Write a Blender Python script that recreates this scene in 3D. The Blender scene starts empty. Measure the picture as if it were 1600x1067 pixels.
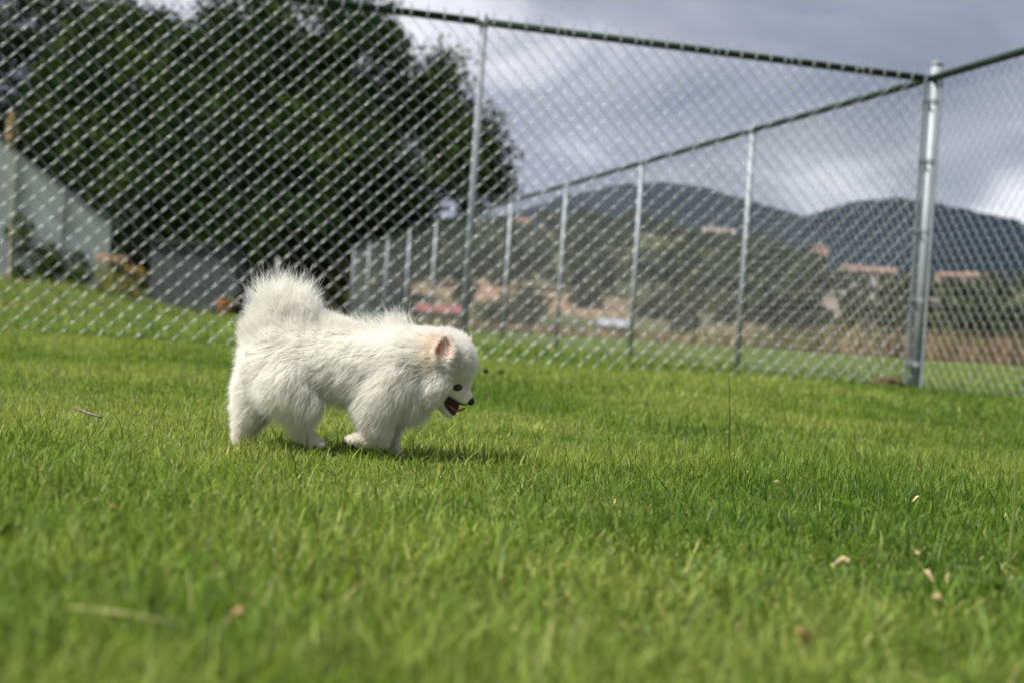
import bpy, bmesh, math, random
import numpy as np
from mathutils import Vector, Matrix, noise as mnoise
from mathutils.kdtree import KDTree

random.seed(7)
rng = np.random.default_rng(7)
SC = bpy.context.scene
C = SC.collection
PI = math.pi

# ------------------------------------------------------------------ camera
F = 2350.0                      # focal length in pixels of the 1600 px wide photograph
ROLL = math.radians(3.8)
PITCH = math.atan2(6.0, F)
CAMH = 0.2
cam_d = bpy.data.cameras.new('camera')
cam = bpy.data.objects.new('camera', cam_d)
C.objects.link(cam)
cam_d.sensor_width = 36.0
cam_d.lens = F / 1600.0 * 36.0
cam_d.clip_start = 0.02
cam_d.clip_end = 20000
cam_d.dof.use_dof = True
cam_d.dof.focus_distance = 2.34
cam_d.dof.aperture_fstop = 5.3
right = Vector((math.cos(ROLL), 0, math.sin(ROLL)))
up = Vector((-math.sin(ROLL), 0, math.cos(ROLL)))
PR = Matrix.Rotation(-PITCH, 3, 'X')
right, up, back = PR @ right, PR @ up, PR @ Vector((0, -1, 0))
CM = Matrix((right, up, back)).transposed()
cam.matrix_world = Matrix.Translation((0, 0, CAMH)) @ CM.to_4x4()
SC.camera = cam
SC.render.resolution_x, SC.render.resolution_y = 1024, 682

# ------------------------------------------------------------------ light
SUN_DIR = Vector((-0.50, -0.27, 0.82)).normalized()
sun_el = math.asin(SUN_DIR.z)
sun_az = math.atan2(SUN_DIR.x, SUN_DIR.y)
sd = bpy.data.lights.new('sun', 'SUN')
sd.energy = 4.9
sd.angle = math.radians(10)
sd.color = (1.0, 0.965, 0.91)
sun = bpy.data.objects.new('sun', sd)
C.objects.link(sun)
sun.rotation_euler = (-SUN_DIR).to_track_quat('-Z', 'Y').to_euler()

SC.view_settings.view_transform = 'Standard'
SC.view_settings.look = 'None'
SC.view_settings.gamma = 1
SC.view_settings.use_curve_mapping = False
SC.view_settings.exposure = 0.74
SC.cycles.use_denoising = True
SC.cycles.max_bounces = 10
SC.cycles.diffuse_bounces = 6
SC.cycles.glossy_bounces = 3
SC.cycles.transmission_bounces = 4
SC.cycles.transparent_max_bounces = 12
SC.cycles.volume_bounces = 1


def px_dir(px, py):
    """Direction (forward component 1 along +Y) of a photograph pixel."""
    d = CM @ Vector(((px - 800) / F, -(py - 533.5) / F, -1))
    return d / d.y


def W(px, py, Y):
    return Vector((0, 0, CAMH)) + px_dir(px, py) * Y


world = bpy.data.worlds.new('World')
SC.world = world
world.use_nodes = True
wn, wl = world.node_tree.nodes, world.node_tree.links
wn.clear()


def N(nodes, t, **kw):
    n = nodes.new(t)
    for k, v in kw.items():
        setattr(n, k, v)
    return n


sky = N(wn, 'ShaderNodeTexSky', sky_type='NISHITA', sun_disc=False, sun_elevation=sun_el, sun_rotation=sun_az)
sky.air_density, sky.dust_density = 1.0, 2.0
bg_sky = N(wn, 'ShaderNodeBackground')
bg_sky.inputs[1].default_value = 0.08
wl.new(sky.outputs[0], bg_sky.inputs[0])
tc = N(wn, 'ShaderNodeTexCoord')
mp = N(wn, 'ShaderNodeMapping')
mp.inputs['Location'].default_value = (0.35, 0.0, 0.62)
mp.inputs['Rotation'].default_value = (0, math.radians(-28), 0)
mp.inputs['Scale'].default_value = (2.6, 2.6, 6.5)
wl.new(tc.outputs['Generated'], mp.inputs[0])
nz = N(wn, 'ShaderNodeTexNoise')
nz.inputs['Scale'].default_value = 1.7
nz.inputs['Detail'].default_value = 5
nz.inputs['Roughness'].default_value = 0.56
nz.inputs['Distortion'].default_value = 0.5
wl.new(mp.outputs[0], nz.inputs['Vector'])
acc = nz.outputs['Fac']


def lobe(acc, px, py, size_px, amount):
    """A bright break or a dark bank of the cloud deck around one direction."""
    d = px_dir(px, py).normalized()
    dp = N(wn, 'ShaderNodeVectorMath', operation='DISTANCE')
    nrm = N(wn, 'ShaderNodeVectorMath', operation='NORMALIZE')
    wl.new(tc.outputs['Generated'], nrm.inputs[0])
    wl.new(nrm.outputs[0], dp.inputs[0])
    dp.inputs[1].default_value = d
    mr = N(wn, 'ShaderNodeMapRange', interpolation_type='SMOOTHERSTEP')
    mr.inputs[1].default_value = 0.0
    mr.inputs[2].default_value = size_px / F
    mr.inputs[3].default_value = amount
    mr.inputs[4].default_value = 0.0
    wl.new(dp.outputs['Value'], mr.inputs[0])
    a = N(wn, 'ShaderNodeMath', operation='ADD')
    wl.new(acc, a.inputs[0])
    wl.new(mr.outputs[0], a.inputs[1])
    return a.outputs[0]


for L in ((560, -20, 420, 0.20), (880, 130, 260, 0.06), (1285, 265, 150, 0.10), (1590, 330, 110, 0.26),
          (1020, 230, 260, -0.10), (1180, 110, 300, -0.05), (1500, 170, 260, -0.05), (840, 330, 240, -0.10),
          (300, 0, 300, 0.12)):
    acc = lobe(acc, *L)
cr = N(wn, 'ShaderNodeValToRGB')
e = cr.color_ramp.elements
e[0].position, e[0].color = 0.22, (0.093, 0.113, 0.153, 1)
e[1].position, e[1].color = 0.80, (0.61, 0.62, 0.665, 1)
k = cr.color_ramp.elements.new(0.42); k.color = (0.172, 0.190, 0.236, 1)
k = cr.color_ramp.elements.new(0.60); k.color = (0.27, 0.283, 0.333, 1)
wl.new(acc, cr.inputs[0])
bg_cl = N(wn, 'ShaderNodeBackground')
bg_cl.inputs[1].default_value = 1.0
wl.new(cr.outputs[0], bg_cl.inputs[0])
mxw = N(wn, 'ShaderNodeMixShader')
mxw.inputs[0].default_value = 0.92
wl.new(bg_sky.outputs[0], mxw.inputs[1])
wl.new(bg_cl.outputs[0], mxw.inputs[2])
wo = N(wn, 'ShaderNodeOutputWorld')
wl.new(mxw.outputs[0], wo.inputs[0])


# ------------------------------------------------------------------ helpers
def smooth(a, b, v):
    t = np.clip((np.asarray(v, float) - a) / (b - a), 0, 1)
    return t * t * (3 - 2 * t)


def ground_z(x, y):
    x, y = np.asarray(x, float), np.asarray(y, float)
    z = 0.045 * smooth(3.5, 8.5, y) + 0.0075 * np.clip(y - 10, 0, 50)
    z = z + 0.41 * smooth(10, 30, y) * smooth(-7.6, -10.0, x)
    z = z + 0.006 * np.sin(x * 2.3 + 1.1) * np.sin(y * 1.9) * smooth(2.9, 4.5, y)
    return z


def gz(x, y):
    return float(ground_z(x, y))


def tag(o, label=None, cat=None, group=None, kind=None):
    if label: o['label'] = label
    if cat: o['category'] = cat
    if group: o['group'] = group
    if kind: o['kind'] = kind
    return o


def empty(name, loc=(0, 0, 0), rz=0.0):
    o = bpy.data.objects.new(name, None)
    C.objects.link(o)
    o.location = loc
    o.rotation_euler = (0, 0, rz)
    o.empty_display_size = 0.1
    return o


def link(name, me, mat=None, parent=None):
    o = bpy.data.objects.new(name, me)
    C.objects.link(o)
    if mat is not None and not me.materials:
        me.materials.append(mat)
    if parent is not None:
        o.parent = parent
    return o


def mesh_np(name, verts, polys, cols=None, smooth_shade=False):
    """polys: list of int arrays (n,3) or (n,4)."""
    me = bpy.data.meshes.new(name)
    verts = np.asarray(verts, np.float32)
    me.vertices.add(len(verts))
    me.vertices.foreach_set('co', verts.ravel())
    polys = [np.asarray(p, np.int32) for p in polys if len(p)]
    idx = np.concatenate([p.ravel() for p in polys])
    tot = np.concatenate([np.full(len(p), p.shape[1], np.int32) for p in polys])
    start = np.concatenate(([0], np.cumsum(tot)[:-1])).astype(np.int32)
    me.loops.add(len(idx))
    me.loops.foreach_set('vertex_index', idx)
    me.polygons.add(len(tot))
    me.polygons.foreach_set('loop_start', start)
    if cols is not None:
        a = me.attributes.new('tint', 'FLOAT_COLOR', 'POINT')
        c = np.ones((len(verts), 4), np.float32)
        c[:, :3] = cols
        a.data.foreach_set('color', c.ravel())
    me.update(calc_edges=True)
    me.validate()
    if smooth_shade:
        me.polygons.foreach_set('use_smooth', np.ones(len(tot), bool))
    return me


class MB:
    """Collects simple solids into one mesh."""
    def __init__(s):
        s.v, s.f = [], []

    def add(s, vs, fs):
        o = len(s.v)
        s.v += [tuple(v) for v in vs]
        s.f += [tuple(i + o for i in f) for f in fs]

    def box(s, c, d, rz=0.0):
        cx, cy, cz = c
        hx, hy, hz = d[0] / 2, d[1] / 2, d[2] / 2
        ca, sa = math.cos(rz), math.sin(rz)
        vs = []
        for z in (-hz, hz):
            for x, y in ((-hx, -hy), (hx, -hy), (hx, hy), (-hx, hy)):
                vs.append((cx + x * ca - y * sa, cy + x * sa + y * ca, cz + z))
        s.add(vs, [(3, 2, 1, 0), (4, 5, 6, 7), (0, 1, 5, 4), (1, 2, 6, 5), (2, 3, 7, 6), (3, 0, 4, 7)])

    def tube(s, pts, rad, n=8, caps=True):
        pts = [Vector(p) for p in pts]
        if not hasattr(rad, '__len__'):
            rad = [rad] * len(pts)
        rings = []
        prev = None
        for i, p in enumerate(pts):
            t = (pts[min(i + 1, len(pts) - 1)] - pts[max(i - 1, 0)]).normalized()
            a = prev if prev is not None else (Vector((0, 0, 1)) if abs(t.z) < 0.9 else Vector((1, 0, 0)))
            u = (a - t * a.dot(t)).normalized()
            prev = u
            w = t.cross(u)
            rings.append([p + (u * math.cos(2 * PI * k / n) + w * math.sin(2 * PI * k / n)) * rad[i] for k in range(n)])
        vs = [v for r in rings for v in r]
        fs = []
        for i in range(len(pts) - 1):
            for k in range(n):
                fs.append((i * n + k, i * n + (k + 1) % n, (i + 1) * n + (k + 1) % n, (i + 1) * n + k))
        if caps:
            fs.append(tuple(range(n - 1, -1, -1)))
            fs.append(tuple((len(pts) - 1) * n + k for k in range(n)))
        s.add(vs, fs)

    def build(s, name, mat=None, parent=None, smooth_shade=False):
        me = bpy.data.meshes.new(name)
        me.from_pydata(s.v, [], s.f)
        if smooth_shade:
            me.polygons.foreach_set('use_smooth', np.ones(len(me.polygons), bool))
        me.update()
        return link(name, me, mat, parent)


def new_mat(name):
    m = bpy.data.materials.new(name)
    m.use_nodes = True
    nt = m.node_tree
    return m, nt.nodes, nt.links, nt.nodes['Principled BSDF']


def noise_mat(name, c1, c2, scale=5.0, rough=0.8, metallic=0.0, bump=0.0, detail=5, spec=0.3, c3=None, bump_scale=None):
    m, n, l, b = new_mat(name)
    t = N(n, 'ShaderNodeTexCoord')
    z = N(n, 'ShaderNodeTexNoise')
    z.inputs['Scale'].default_value = scale
    z.inputs['Detail'].default_value = detail
    l.new(t.outputs['Object'], z.inputs['Vector'])
    r = N(n, 'ShaderNodeValToRGB')
    r.color_ramp.elements[0].position, r.color_ramp.elements[0].color = 0.32, (*c1, 1)
    r.color_ramp.elements[1].position, r.color_ramp.elements[1].color = 0.68, (*c2, 1)
    if c3:
        q = r.color_ramp.elements.new(0.5)
        q.color = (*c3, 1)
    l.new(z.outputs['Fac'], r.inputs[0])
    l.new(r.outputs[0], b.inputs['Base Color'])
    b.inputs['Roughness'].default_value = rough
    b.inputs['Metallic'].default_value = metallic
    b.inputs['Specular IOR Level'].default_value = spec
    if bump:
        bz = N(n, 'ShaderNodeTexNoise')
        bz.inputs['Scale'].default_value = bump_scale or scale * 4
        bz.inputs['Detail'].default_value = 4
        l.new(t.outputs['Object'], bz.inputs['Vector'])
        bp = N(n, 'ShaderNodeBump')
        bp.inputs['Strength'].default_value = bump
        l.new(bz.outputs['Fac'], bp.inputs['Height'])
        l.new(bp.outputs[0], b.inputs['Normal'])
    return m


def leaf_mat(name, trans=0.35, rough=0.5, spec=0.25, mult=(1, 1, 1), trans_mult=(1.15, 1.2, 0.6)):
    """Foliage and grass: colour from the per-blade tint, thin and partly translucent."""
    m, n, l, b = new_mat(name)
    a = N(n, 'ShaderNodeAttribute', attribute_name='tint')
    mu = N(n, 'ShaderNodeMix', data_type='RGBA', blend_type='MULTIPLY')
    mu.inputs[0].default_value = 1
    l.new(a.outputs['Color'], mu.inputs[6])
    mu.inputs[7].default_value = (*mult, 1)
    l.new(mu.outputs[2], b.inputs['Base Color'])
    b.inputs['Roughness'].default_value = rough
    b.inputs['Specular IOR Level'].default_value = spec
    tr = N(n, 'ShaderNodeBsdfTranslucent')
    m2 = N(n, 'ShaderNodeMix', data_type='RGBA', blend_type='MULTIPLY')
    m2.inputs[0].default_value = 1
    l.new(mu.outputs[2], m2.inputs[6])
    m2.inputs[7].default_value = (*trans_mult, 1)
    l.new(m2.outputs[2], tr.inputs[0])
    mx = N(n, 'ShaderNodeMixShader')
    mx.inputs[0].default_value = trans
    l.new(b.outputs[0], mx.inputs[1])
    l.new(tr.outputs[0], mx.inputs[2])
    l.new(mx.outputs[0], n['Material Output'].inputs[0])
    return m


M = {}
M['soil'] = noise_mat('lawn_soil', (0.03, 0.042, 0.012), (0.06, 0.075, 0.02), 9, 0.95, bump=0.5)
M['grass'] = leaf_mat('grass_blade', 0.42, 0.45, 0.18)
M['leaf'] = leaf_mat('tree_leaf', 0.12, 0.75, 0.06)
M['dry'] = leaf_mat('dry_grass', 0.3, 0.7, 0.1, trans_mult=(1, 1, 1))
M['galv'] = noise_mat('galvanised_steel', (0.22, 0.25, 0.275), (0.30, 0.33, 0.355), 5, 0.6, 0.25, spec=0.5)
M['wire'] = noise_mat('galvanised_wire', (0.33, 0.35, 0.355), (0.44, 0.46, 0.465), 30, 0.38, 0.64, spec=0.5)
M['thin_wire'] = noise_mat('dull_wire', (0.28, 0.30, 0.31), (0.38, 0.40, 0.41), 30, 0.5, 0.4, spec=0.4)
M['rail'] = noise_mat('dark_green_rail', (0.016, 0.032, 0.019), (0.028, 0.048, 0.03), 20, 0.75, spec=0.1)  # dark green all over, with a slight random mottle
M['bark'] = noise_mat('bark', (0.03, 0.024, 0.018), (0.075, 0.06, 0.045), 6, 0.95, bump=0.8)

# ------------------------------------------------------------------ ground
def spaced(lo, hi, n, k):
    t = np.linspace(-1, 1, n)
    s = np.sinh(t * k) / np.sinh(k)
    return np.where(s < 0, -s * lo, s * hi)


def grid_mesh(name, X, Y, Z, cols=None):
    nr, nc = X.shape
    v = np.stack([X, Y, Z], -1).reshape(-1, 3)
    i = np.arange((nr - 1) * (nc - 1))
    r, c = i // (nc - 1), i % (nc - 1)
    a = r * nc + c
    q = np.stack([a, a + 1, a + nc + 1, a + nc], -1)
    return mesh_np(name, v, [q], cols, True)


xs = spaced(-4300, 4300, 221, 8.4)
ys = np.concatenate([np.linspace(-60, 0, 9)[:-1], np.linspace(0, 40, 101), np.geomspace(41, 5300, 64)])
GX, GY = np.meshgrid(xs, ys)
GZ = ground_z(GX, GY)
m, n, l, b = new_mat('lawn')
tcx = N(n, 'ShaderNodeTexCoord')
z1 = N(n, 'ShaderNodeTexNoise'); z1.inputs['Scale'].default_value = 0.35; z1.inputs['Detail'].default_value = 8
z2 = N(n, 'ShaderNodeTexNoise'); z2.inputs['Scale'].default_value = 14; z2.inputs['Detail'].default_value = 5
l.new(tcx.outputs['Object'], z1.inputs['Vector']); l.new(tcx.outputs['Object'], z2.inputs['Vector'])
r1 = N(n, 'ShaderNodeValToRGB')
r1.color_ramp.elements[0].position, r1.color_ramp.elements[0].color = 0.3, (0.075, 0.115, 0.020, 1)
r1.color_ramp.elements[1].position, r1.color_ramp.elements[1].color = 0.7, (0.125, 0.155, 0.032, 1)
l.new(z1.outputs['Fac'], r1.inputs[0])
r2 = N(n, 'ShaderNodeValToRGB')
r2.color_ramp.elements[0].position, r2.color_ramp.elements[0].color = 0.3, (0.55, 0.55, 0.5, 1)
r2.color_ramp.elements[1].position, r2.color_ramp.elements[1].color = 0.7, (1.0, 1.0, 1.0, 1)
l.new(z2.outputs['Fac'], r2.inputs[0])
mu = N(n, 'ShaderNodeMix', data_type='RGBA', blend_type='MULTIPLY'); mu.inputs[0].default_value = 1
l.new(r1.outputs[0], mu.inputs[6]); l.new(r2.outputs[0], mu.inputs[7])
l.new(mu.outputs[2], b.inputs['Base Color'])
b.inputs['Roughness'].default_value = 0.95
b.inputs['Specular IOR Level'].default_value = 0.1
bp = N(n, 'ShaderNodeBump'); bp.inputs['Strength'].default_value = 0.6; bp.inputs['Distance'].default_value = 0.03
l.new(z2.outputs['Fac'], bp.inputs['Height']); l.new(bp.outputs[0], b.inputs['Normal'])
ground = link('ground', grid_mesh('ground', GX, GY, GZ), m)
tag(ground, 'mown green lawn running level to the foot of the hills', kind='structure')


# ------------------------------------------------------------------ fences
ADIR = Vector((2.82, 0.83, 0)).normalized()
BDIR = Vector((-0.67, 2.87, 0)).normalized()
CORNER = Vector((2.537, 9.55, 0))
BAY = 2.94
CW, CHT, TOP = 0.098, 0.0995, 1.99     # diamond width and height, height of the mesh
N_DIAM = 30


def wire_bay(name, wire_r=0.0019, step=3):
    """One bay of woven wire: pickets zigzag, front strands one way, back strands the other."""
    V, Q = [], []
    half = CHT / 2
    nz_ = int((TOP - 0.03) / half)
    depth = 0.0045
    npk = N_DIAM * 2
    for kx in range(npk):
        x0 = kx * BAY / npk
        x1 = (kx + 1) * BAY / npk
        pts = []
        ph = kx % 2
        jit = rng.normal(0, 0.0006)
        for i in range(nz_ + 1):
            zz = i * half
            at_right = (i + ph) % 2
            xx = x1 + 0.0012 if at_right else x0 - 0.0012
            pts.append((xx + jit, 0.0, zz))
            if i < nz_:
                nx = x0 if at_right else x1
                s = -1 if not at_right else 1       # rising to the right lies in front
                for f in ((0.25, 0.75) if step == 3 else (0.5,)):
                    pts.append((xx + (nx - xx) * f + jit, s * depth, zz + half * f))
        pts = np.array(pts)
        t = np.gradient(pts, axis=0)
        t /= np.linalg.norm(t, axis=1, keepdims=True)
        yv = np.array([0, 1.0, 0])
        u = np.cross(t, yv); u /= np.linalg.norm(u, axis=1, keepdims=True)
        w = np.cross(t, u)
        nn = 5
        ang = np.arange(nn) * 2 * PI / nn
        ring = pts[:, None, :] + wire_r * (u[:, None, :] * np.cos(ang)[None, :, None] + w[:, None, :] * np.sin(ang)[None, :, None])
        base = sum(len(v) for v in V)
        V.append(ring.reshape(-1, 3))
        i, kk = np.meshgrid(np.arange(len(pts) - 1), np.arange(nn), indexing='ij')
        a = base + i * nn + kk
        b2 = base + i * nn + (kk + 1) % nn
        Q.append(np.stack([a, b2, b2 + nn, a + nn], -1).reshape(-1, 4))
    return mesh_np(name, np.concatenate(V), [np.concatenate(Q)], None, True)


def barb_bay(name):
    mb = MB()
    for i in range(N_DIAM):
        x = (i + 0.5) * BAY / N_DIAM
        z = TOP
        h = 0.045 + random.uniform(-0.006, 0.006)
        mb.tube([(x - 0.004, 0, z - 0.04), (x + 0.004, -0.003, z - 0.015), (x - 0.003, 0.002, z + 0.01), (x + random.uniform(-.006, .006), 0, z + h)], [0.0026, 0.0026, 0.0024, 0.0012], 4)
        mb.tube([(x + 0.004, 0, z - 0.04), (x - 0.004, 0.003, z - 0.015), (x + 0.003, -0.002, z + 0.01), (x + 0.007, 0, z + h * 0.55)], [0.0026, 0.0026, 0.0024, 0.0012], 4)
    o = mb.build(name, M['wire'])
    me = o.data
    bpy.data.objects.remove(o)
    return me


mesh_near = wire_bay('wire_mesh')
mesh_far = wire_bay('wire_mesh_far', 0.0014, 2)
mesh_mid = wire_bay('wire_mesh_mid', 0.0016, 3)
mesh_far.materials.append(M['thin_wire']); mesh_mid.materials.append(M['thin_wire'])
mesh_barb = barb_bay('barbs')
for me in (mesh_near, mesh_far, mesh_barb):
    if not me.materials: me.materials.append(M['wire'])


def lathe_post(r, h, cap):
    mb = MB()
    mb.tube([(0, 0, -0.25), (0, 0, h)], r, 16)
    return mb


def fence(name, start, d, nbays, labels, far_from=99, skip_first_post=True, side=1, mid=False):
    root = empty(name, (start.x, start.y, gz(start.x, start.y)), math.atan2(d.y, d.x))
    tag(root, *labels)
    z0 = root.location.z
    for k in range(nbays):
        p = start + d * (BAY * k)
        dz = gz(p.x, p.y) - z0
        p2 = start + d * (BAY * (k + 1))
        slope = (gz(p2.x, p2.y) - gz(p.x, p.y)) / BAY
        o = link('wire_mesh', mesh_far if k >= far_from else (mesh_mid if mid else mesh_near), None, root)
        o.location = (BAY * k, 0.034 * side, dz)
        o.rotation_euler = (0, -math.atan(slope), 0)
        o['kind'] = 'stuff'
        if k < 6:
            o = link('barbs', mesh_barb, None, root)
            o.location = (BAY * k, 0.034 * side, dz)
            o.rotation_euler = (0, -math.atan(slope), 0)
            o['kind'] = 'stuff'
    # top rail, one length per bay
    for k in range(nbays):
        p, p2 = start + d * (BAY * k), start + d * (BAY * (k + 1))
        mb = MB()
        mb.tube([(BAY * k + 0.002, 0, TOP - 0.022 + gz(p.x, p.y) - z0), (BAY * (k + 1) - 0.002, 0, TOP - 0.022 + gz(p2.x, p2.y) - z0)], 0.023, 12)
        mb.build('top_rail', M['rail'], root, True)
        # tie wires round the rail
        tb = MB()
        for i in range(0, N_DIAM, 5):
            f = (i + 0.02) / N_DIAM
            x = BAY * (k + f)
            zz = TOP - 0.022 + (gz(p.x, p.y) * (1 - f) + gz(p2.x, p2.y) * f) - z0
            tb.tube([(x - 0.004, 0.029 * side, zz - 0.03), (x, 0.0275 * side, zz), (x + 0.006, 0.015 * side, zz + 0.0245)], 0.0026, 4)
        if k < 3:
            tb.build('tie_wire', M['wire'], root)['kind'] = 'stuff'
    # posts
    for k in range(nbays + 1):
        if k == 0 and skip_first_post:
            continue
        p = start + d * (BAY * k)
        dz = gz(p.x, p.y) - z0
        mb = MB()
        mb.tube([(0, 0, -0.3), (0, 0, TOP - 0.045)], 0.0225, 16)
        po = mb.build('post', M['galv'], root, True)
        po.location = (BAY * k, 0, dz)
        cb = MB()
        cb.tube([(0, 0, TOP - 0.045), (0, 0, TOP - 0.03), (0, 0, TOP + 0.012), (0, 0, TOP + 0.03)], [0.0255, 0.0255, 0.022, 0.008], 12)
        cb.tube([(-0.03, 0, TOP - 0.022), (0.03, 0, TOP - 0.022)], 0.0255, 12)
        cb.build('cap', M['galv'], po, True)
        for zz in (0.35, 0.85, 1.35, 1.75):
            t2 = MB()
            t2.tube([(-0.024, 0.032 * side, zz), (-0.027, 0, zz + .004), (0, -0.027 * side, zz + .004), (0.027, 0, zz + .002), (0.024, 0.034 * side, zz - .004)], 0.0022, 5)
            t2.build('tie_wire', M['wire'], po)
    return root


A0 = CORNER - ADIR * BAY * 3
# front fence: built from the corner leftwards so that its first bay ends at the corner post
fa = fence('chain_link_fence', CORNER, -ADIR, 3,
           ('chain link fence with diamond wire crossing in front of the big dark tree', 'fence'))
fb = fence('chain_link_fence', CORNER, BDIR, 10,
           ('long chain link fence receding past the hill in a row of thin posts', 'fence'), far_from=2, side=-1, mid=True)
fc = fence('chain_link_fence', CORNER, -BDIR, 2,
           ('short chain link fence stretch to the right of the corner post', 'fence'), side=1, mid=True)

# corner post with tension bars and bands
cp = empty('corner_post', (CORNER.x + 0.03, CORNER.y - 0.02, gz(CORNER.x, CORNER.y)))
tag(cp, 'thick galvanised corner post with steel bands where three fences meet', 'post')
mb = MB(); mb.tube([(0, 0, -0.4), (0, 0, 2.05)], 0.037, 24); mb.build('pole', M['galv'], cp, True)
mb = MB(); mb.tube([(0, 0, 2.05), (0, 0, 2.064), (0, 0, 2.072), (0, 0, 2.074)], [0.0395, 0.0395, 0.036, 0.004], 20); mb.build('cap', M['galv'], cp, True)
for dv in (-ADIR, BDIR, -BDIR):
    mb = MB()
    c = dv * 0.072
    mb.box((c.x, c.y - 0.012, 1.0), (0.02, 0.007, 1.93), math.atan2(dv.y, dv.x))
    mb.build('tension_bar', M['galv'], cp)
for zz in (0.16, 0.56, 1.00, 1.44, 1.82):
    mb = MB()
    mb.tube([(0, 0, zz - 0.014), (0, 0, zz + 0.014)], 0.0405, 20)
    c = -ADIR * 0.06
    mb.box((c.x, c.y - 0.012, zz), (0.06, 0.014, 0.024), math.atan2(-ADIR.y, -ADIR.x))
    bo = mb.build('band', M['galv'], cp)
    m2 = MB(); c2 = -ADIR * 0.058
    m2.tube([(c2.x, c2.y - 0.04, zz), (c2.x, c2.y + 0.02, zz)], 0.006, 6)
    m2.build('bolt', M['galv'], bo)

# ------------------------------------------------------------------ grass
def blades(P, H, Wd, az, lean, curl, col, seg):
    """Curved tapering blades; seg quads plus a tip triangle."""
    n_ = len(P)
    dirx, diry = np.cos(az), np.sin(az)                 # lean direction
    sx, sy = -np.sin(az + rng.normal(0, .6, n_)), np.cos(az + rng.normal(0, .6, n_))
    rows = []
    tint = []
    for i in range(seg + 1):
        t = i / (seg + 1)
        th = lean + curl * t
        off = H * t * np.sin(th)
        zz = H * t * np.cos(th)
        wv = Wd * (1 - 0.75 * t ** 1.6) * 0.5
        cx, cy, cz = P[:, 0] + dirx * off, P[:, 1] + diry * off, P[:, 2] + zz
        rows.append(np.stack([cx - sx * wv, cy - sy * wv, cz], -1))
        rows.append(np.stack([cx + sx * wv, cy + sy * wv, cz], -1))
    th = lean + curl
    rows.append(np.stack([P[:, 0] + dirx * H * np.sin(th), P[:, 1] + diry * H * np.sin(th), P[:, 2] + H * np.cos(th)], -1))
    nv = len(rows)
    V = np.stack(rows, 1).reshape(-1, 3)
    base = np.arange(n_)[:, None] * nv
    quads = np.concatenate([base + np.array([[2 * i, 2 * i + 1, 2 * i + 3, 2 * i + 2]]) for i in range(seg)]) if seg else np.zeros((0, 4), int)
    tris = base + np.array([[2 * seg, 2 * seg + 1, 2 * seg + 2]])
    Cc = np.repeat(col, nv, 0)
    return V, quads, tris, Cc


def vnoise(x, y, s, seed=0.0):
    """Cheap smooth 2-D value noise in 0..1."""
    x, y = x * s + seed * 17.3, y * s - seed * 9.1
    xi, yi = np.floor(x), np.floor(y)
    fx, fy = x - xi, y - yi
    fx, fy = fx * fx * (3 - 2 * fx), fy * fy * (3 - 2 * fy)
    def h(a, b_):
        v = np.sin(a * 127.1 + b_ * 311.7 + seed) * 43758.5453
        return v - np.floor(v)
    return (h(xi, yi) * (1 - fx) + h(xi + 1, yi) * fx) * (1 - fy) + (h(xi, yi + 1) * (1 - fx) + h(xi + 1, yi + 1) * fx) * fy


def frustum_points(n_, y0, y1, margin, power=1.0):
    u = rng.random(n_)
    y = np.sqrt(y0 ** 2 + u * (y1 ** 2 - y0 ** 2)) if power == 1 else y0 * (y1 / y0) ** u
    x = (rng.random(n_) * 2 - 1) * (y * 0.36 + margin)
    return x, y


def grass_cols(x, y, n_):
    g = vnoise(x, y, 1.1, 1) * 0.5 + vnoise(x, y, 3.7, 2) * 0.3 + vnoise(x, y, 11, 3) * 0.2
    c_dark = np.array([0.050, 0.110, 0.013])
    c_mid = np.array([0.122, 0.196, 0.026])
    c_yel = np.array([0.235, 0.275, 0.066])
    t = np.clip(g * 2.0 - 0.46 + rng.normal(0, 0.16, n_), 0, 1)[:, None]
    col = np.where(t < 0.5, c_dark + (c_mid - c_dark) * t * 2, c_mid + (c_yel - c_mid) * (t * 2 - 1))
    dry = rng.random(n_) < (0.09 + 0.26 * smooth(0.5, 0.8, vnoise(x, y, 2.3, 7)))
    col[dry] = np.array([0.44, 0.39, 0.16]) * rng.uniform(0.6, 1.1, (dry.sum(), 1))
    return col * rng.uniform(0.5, 1.6, (n_, 1)), dry


parts = []
def add_layer(n_, y0, y1, margin, h, wd, seg, power=1.0, outer=0.0):
    x, y = frustum_points(n_, y0, y1, margin, power)
    if outer:                                   # strips beside the view
        x = np.where(rng.random(n_) < .5, -1, 1) * (y * 0.36 + margin + outer * rng.random(n_))
    col, dry = grass_cols(x, y, n_)
    tuft = vnoise(x, y, 6.0, 4)
    big = vnoise(x, y, 1.6, 9)
    H = h * (0.32 + 0.8 * tuft + 0.65 * big ** 2) * rng.lognormal(0, 0.33, n_)
    H = np.clip(H, 0.3 * h, 2.0 * h)
    az = rng.random(n_) * 2 * PI
    lean = np.abs(rng.normal(0.45, 0.48, n_))
    curl = np.abs(rng.normal(0.55, 0.5, n_))
    lean[dry] += 0.7
    P = np.stack([x, y, ground_z(x, y) - 0.003], -1)
    parts.append(blades(P, H, wd * rng.uniform(0.6, 1.3, n_), az, lean, curl, col, seg))


add_layer(90000, 0.42, 1.7, 0.15, 0.028, 0.0022, 2)
add_layer(135000, 1.7, 3.2, 0.2, 0.0245, 0.0018, 2)
add_layer(140000, 3.2, 5.5, 0.3, 0.027, 0.0024, 1)
add_layer(115000, 5.5, 9.6, 0.6, 0.033, 0.0046, 1)
add_layer(34000, 0.42, 3.2, 0.17, 0.026, 0.0026, 1, 1.0, 0.75)
add_layer(26000, 3.2, 9.6, 0.4, 0.032, 0.0046, 1, 1.0, 1.0)
add_layer(70000, 9.6, 46, 2.0, 0.055, 0.014, 1, power=2)
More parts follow.
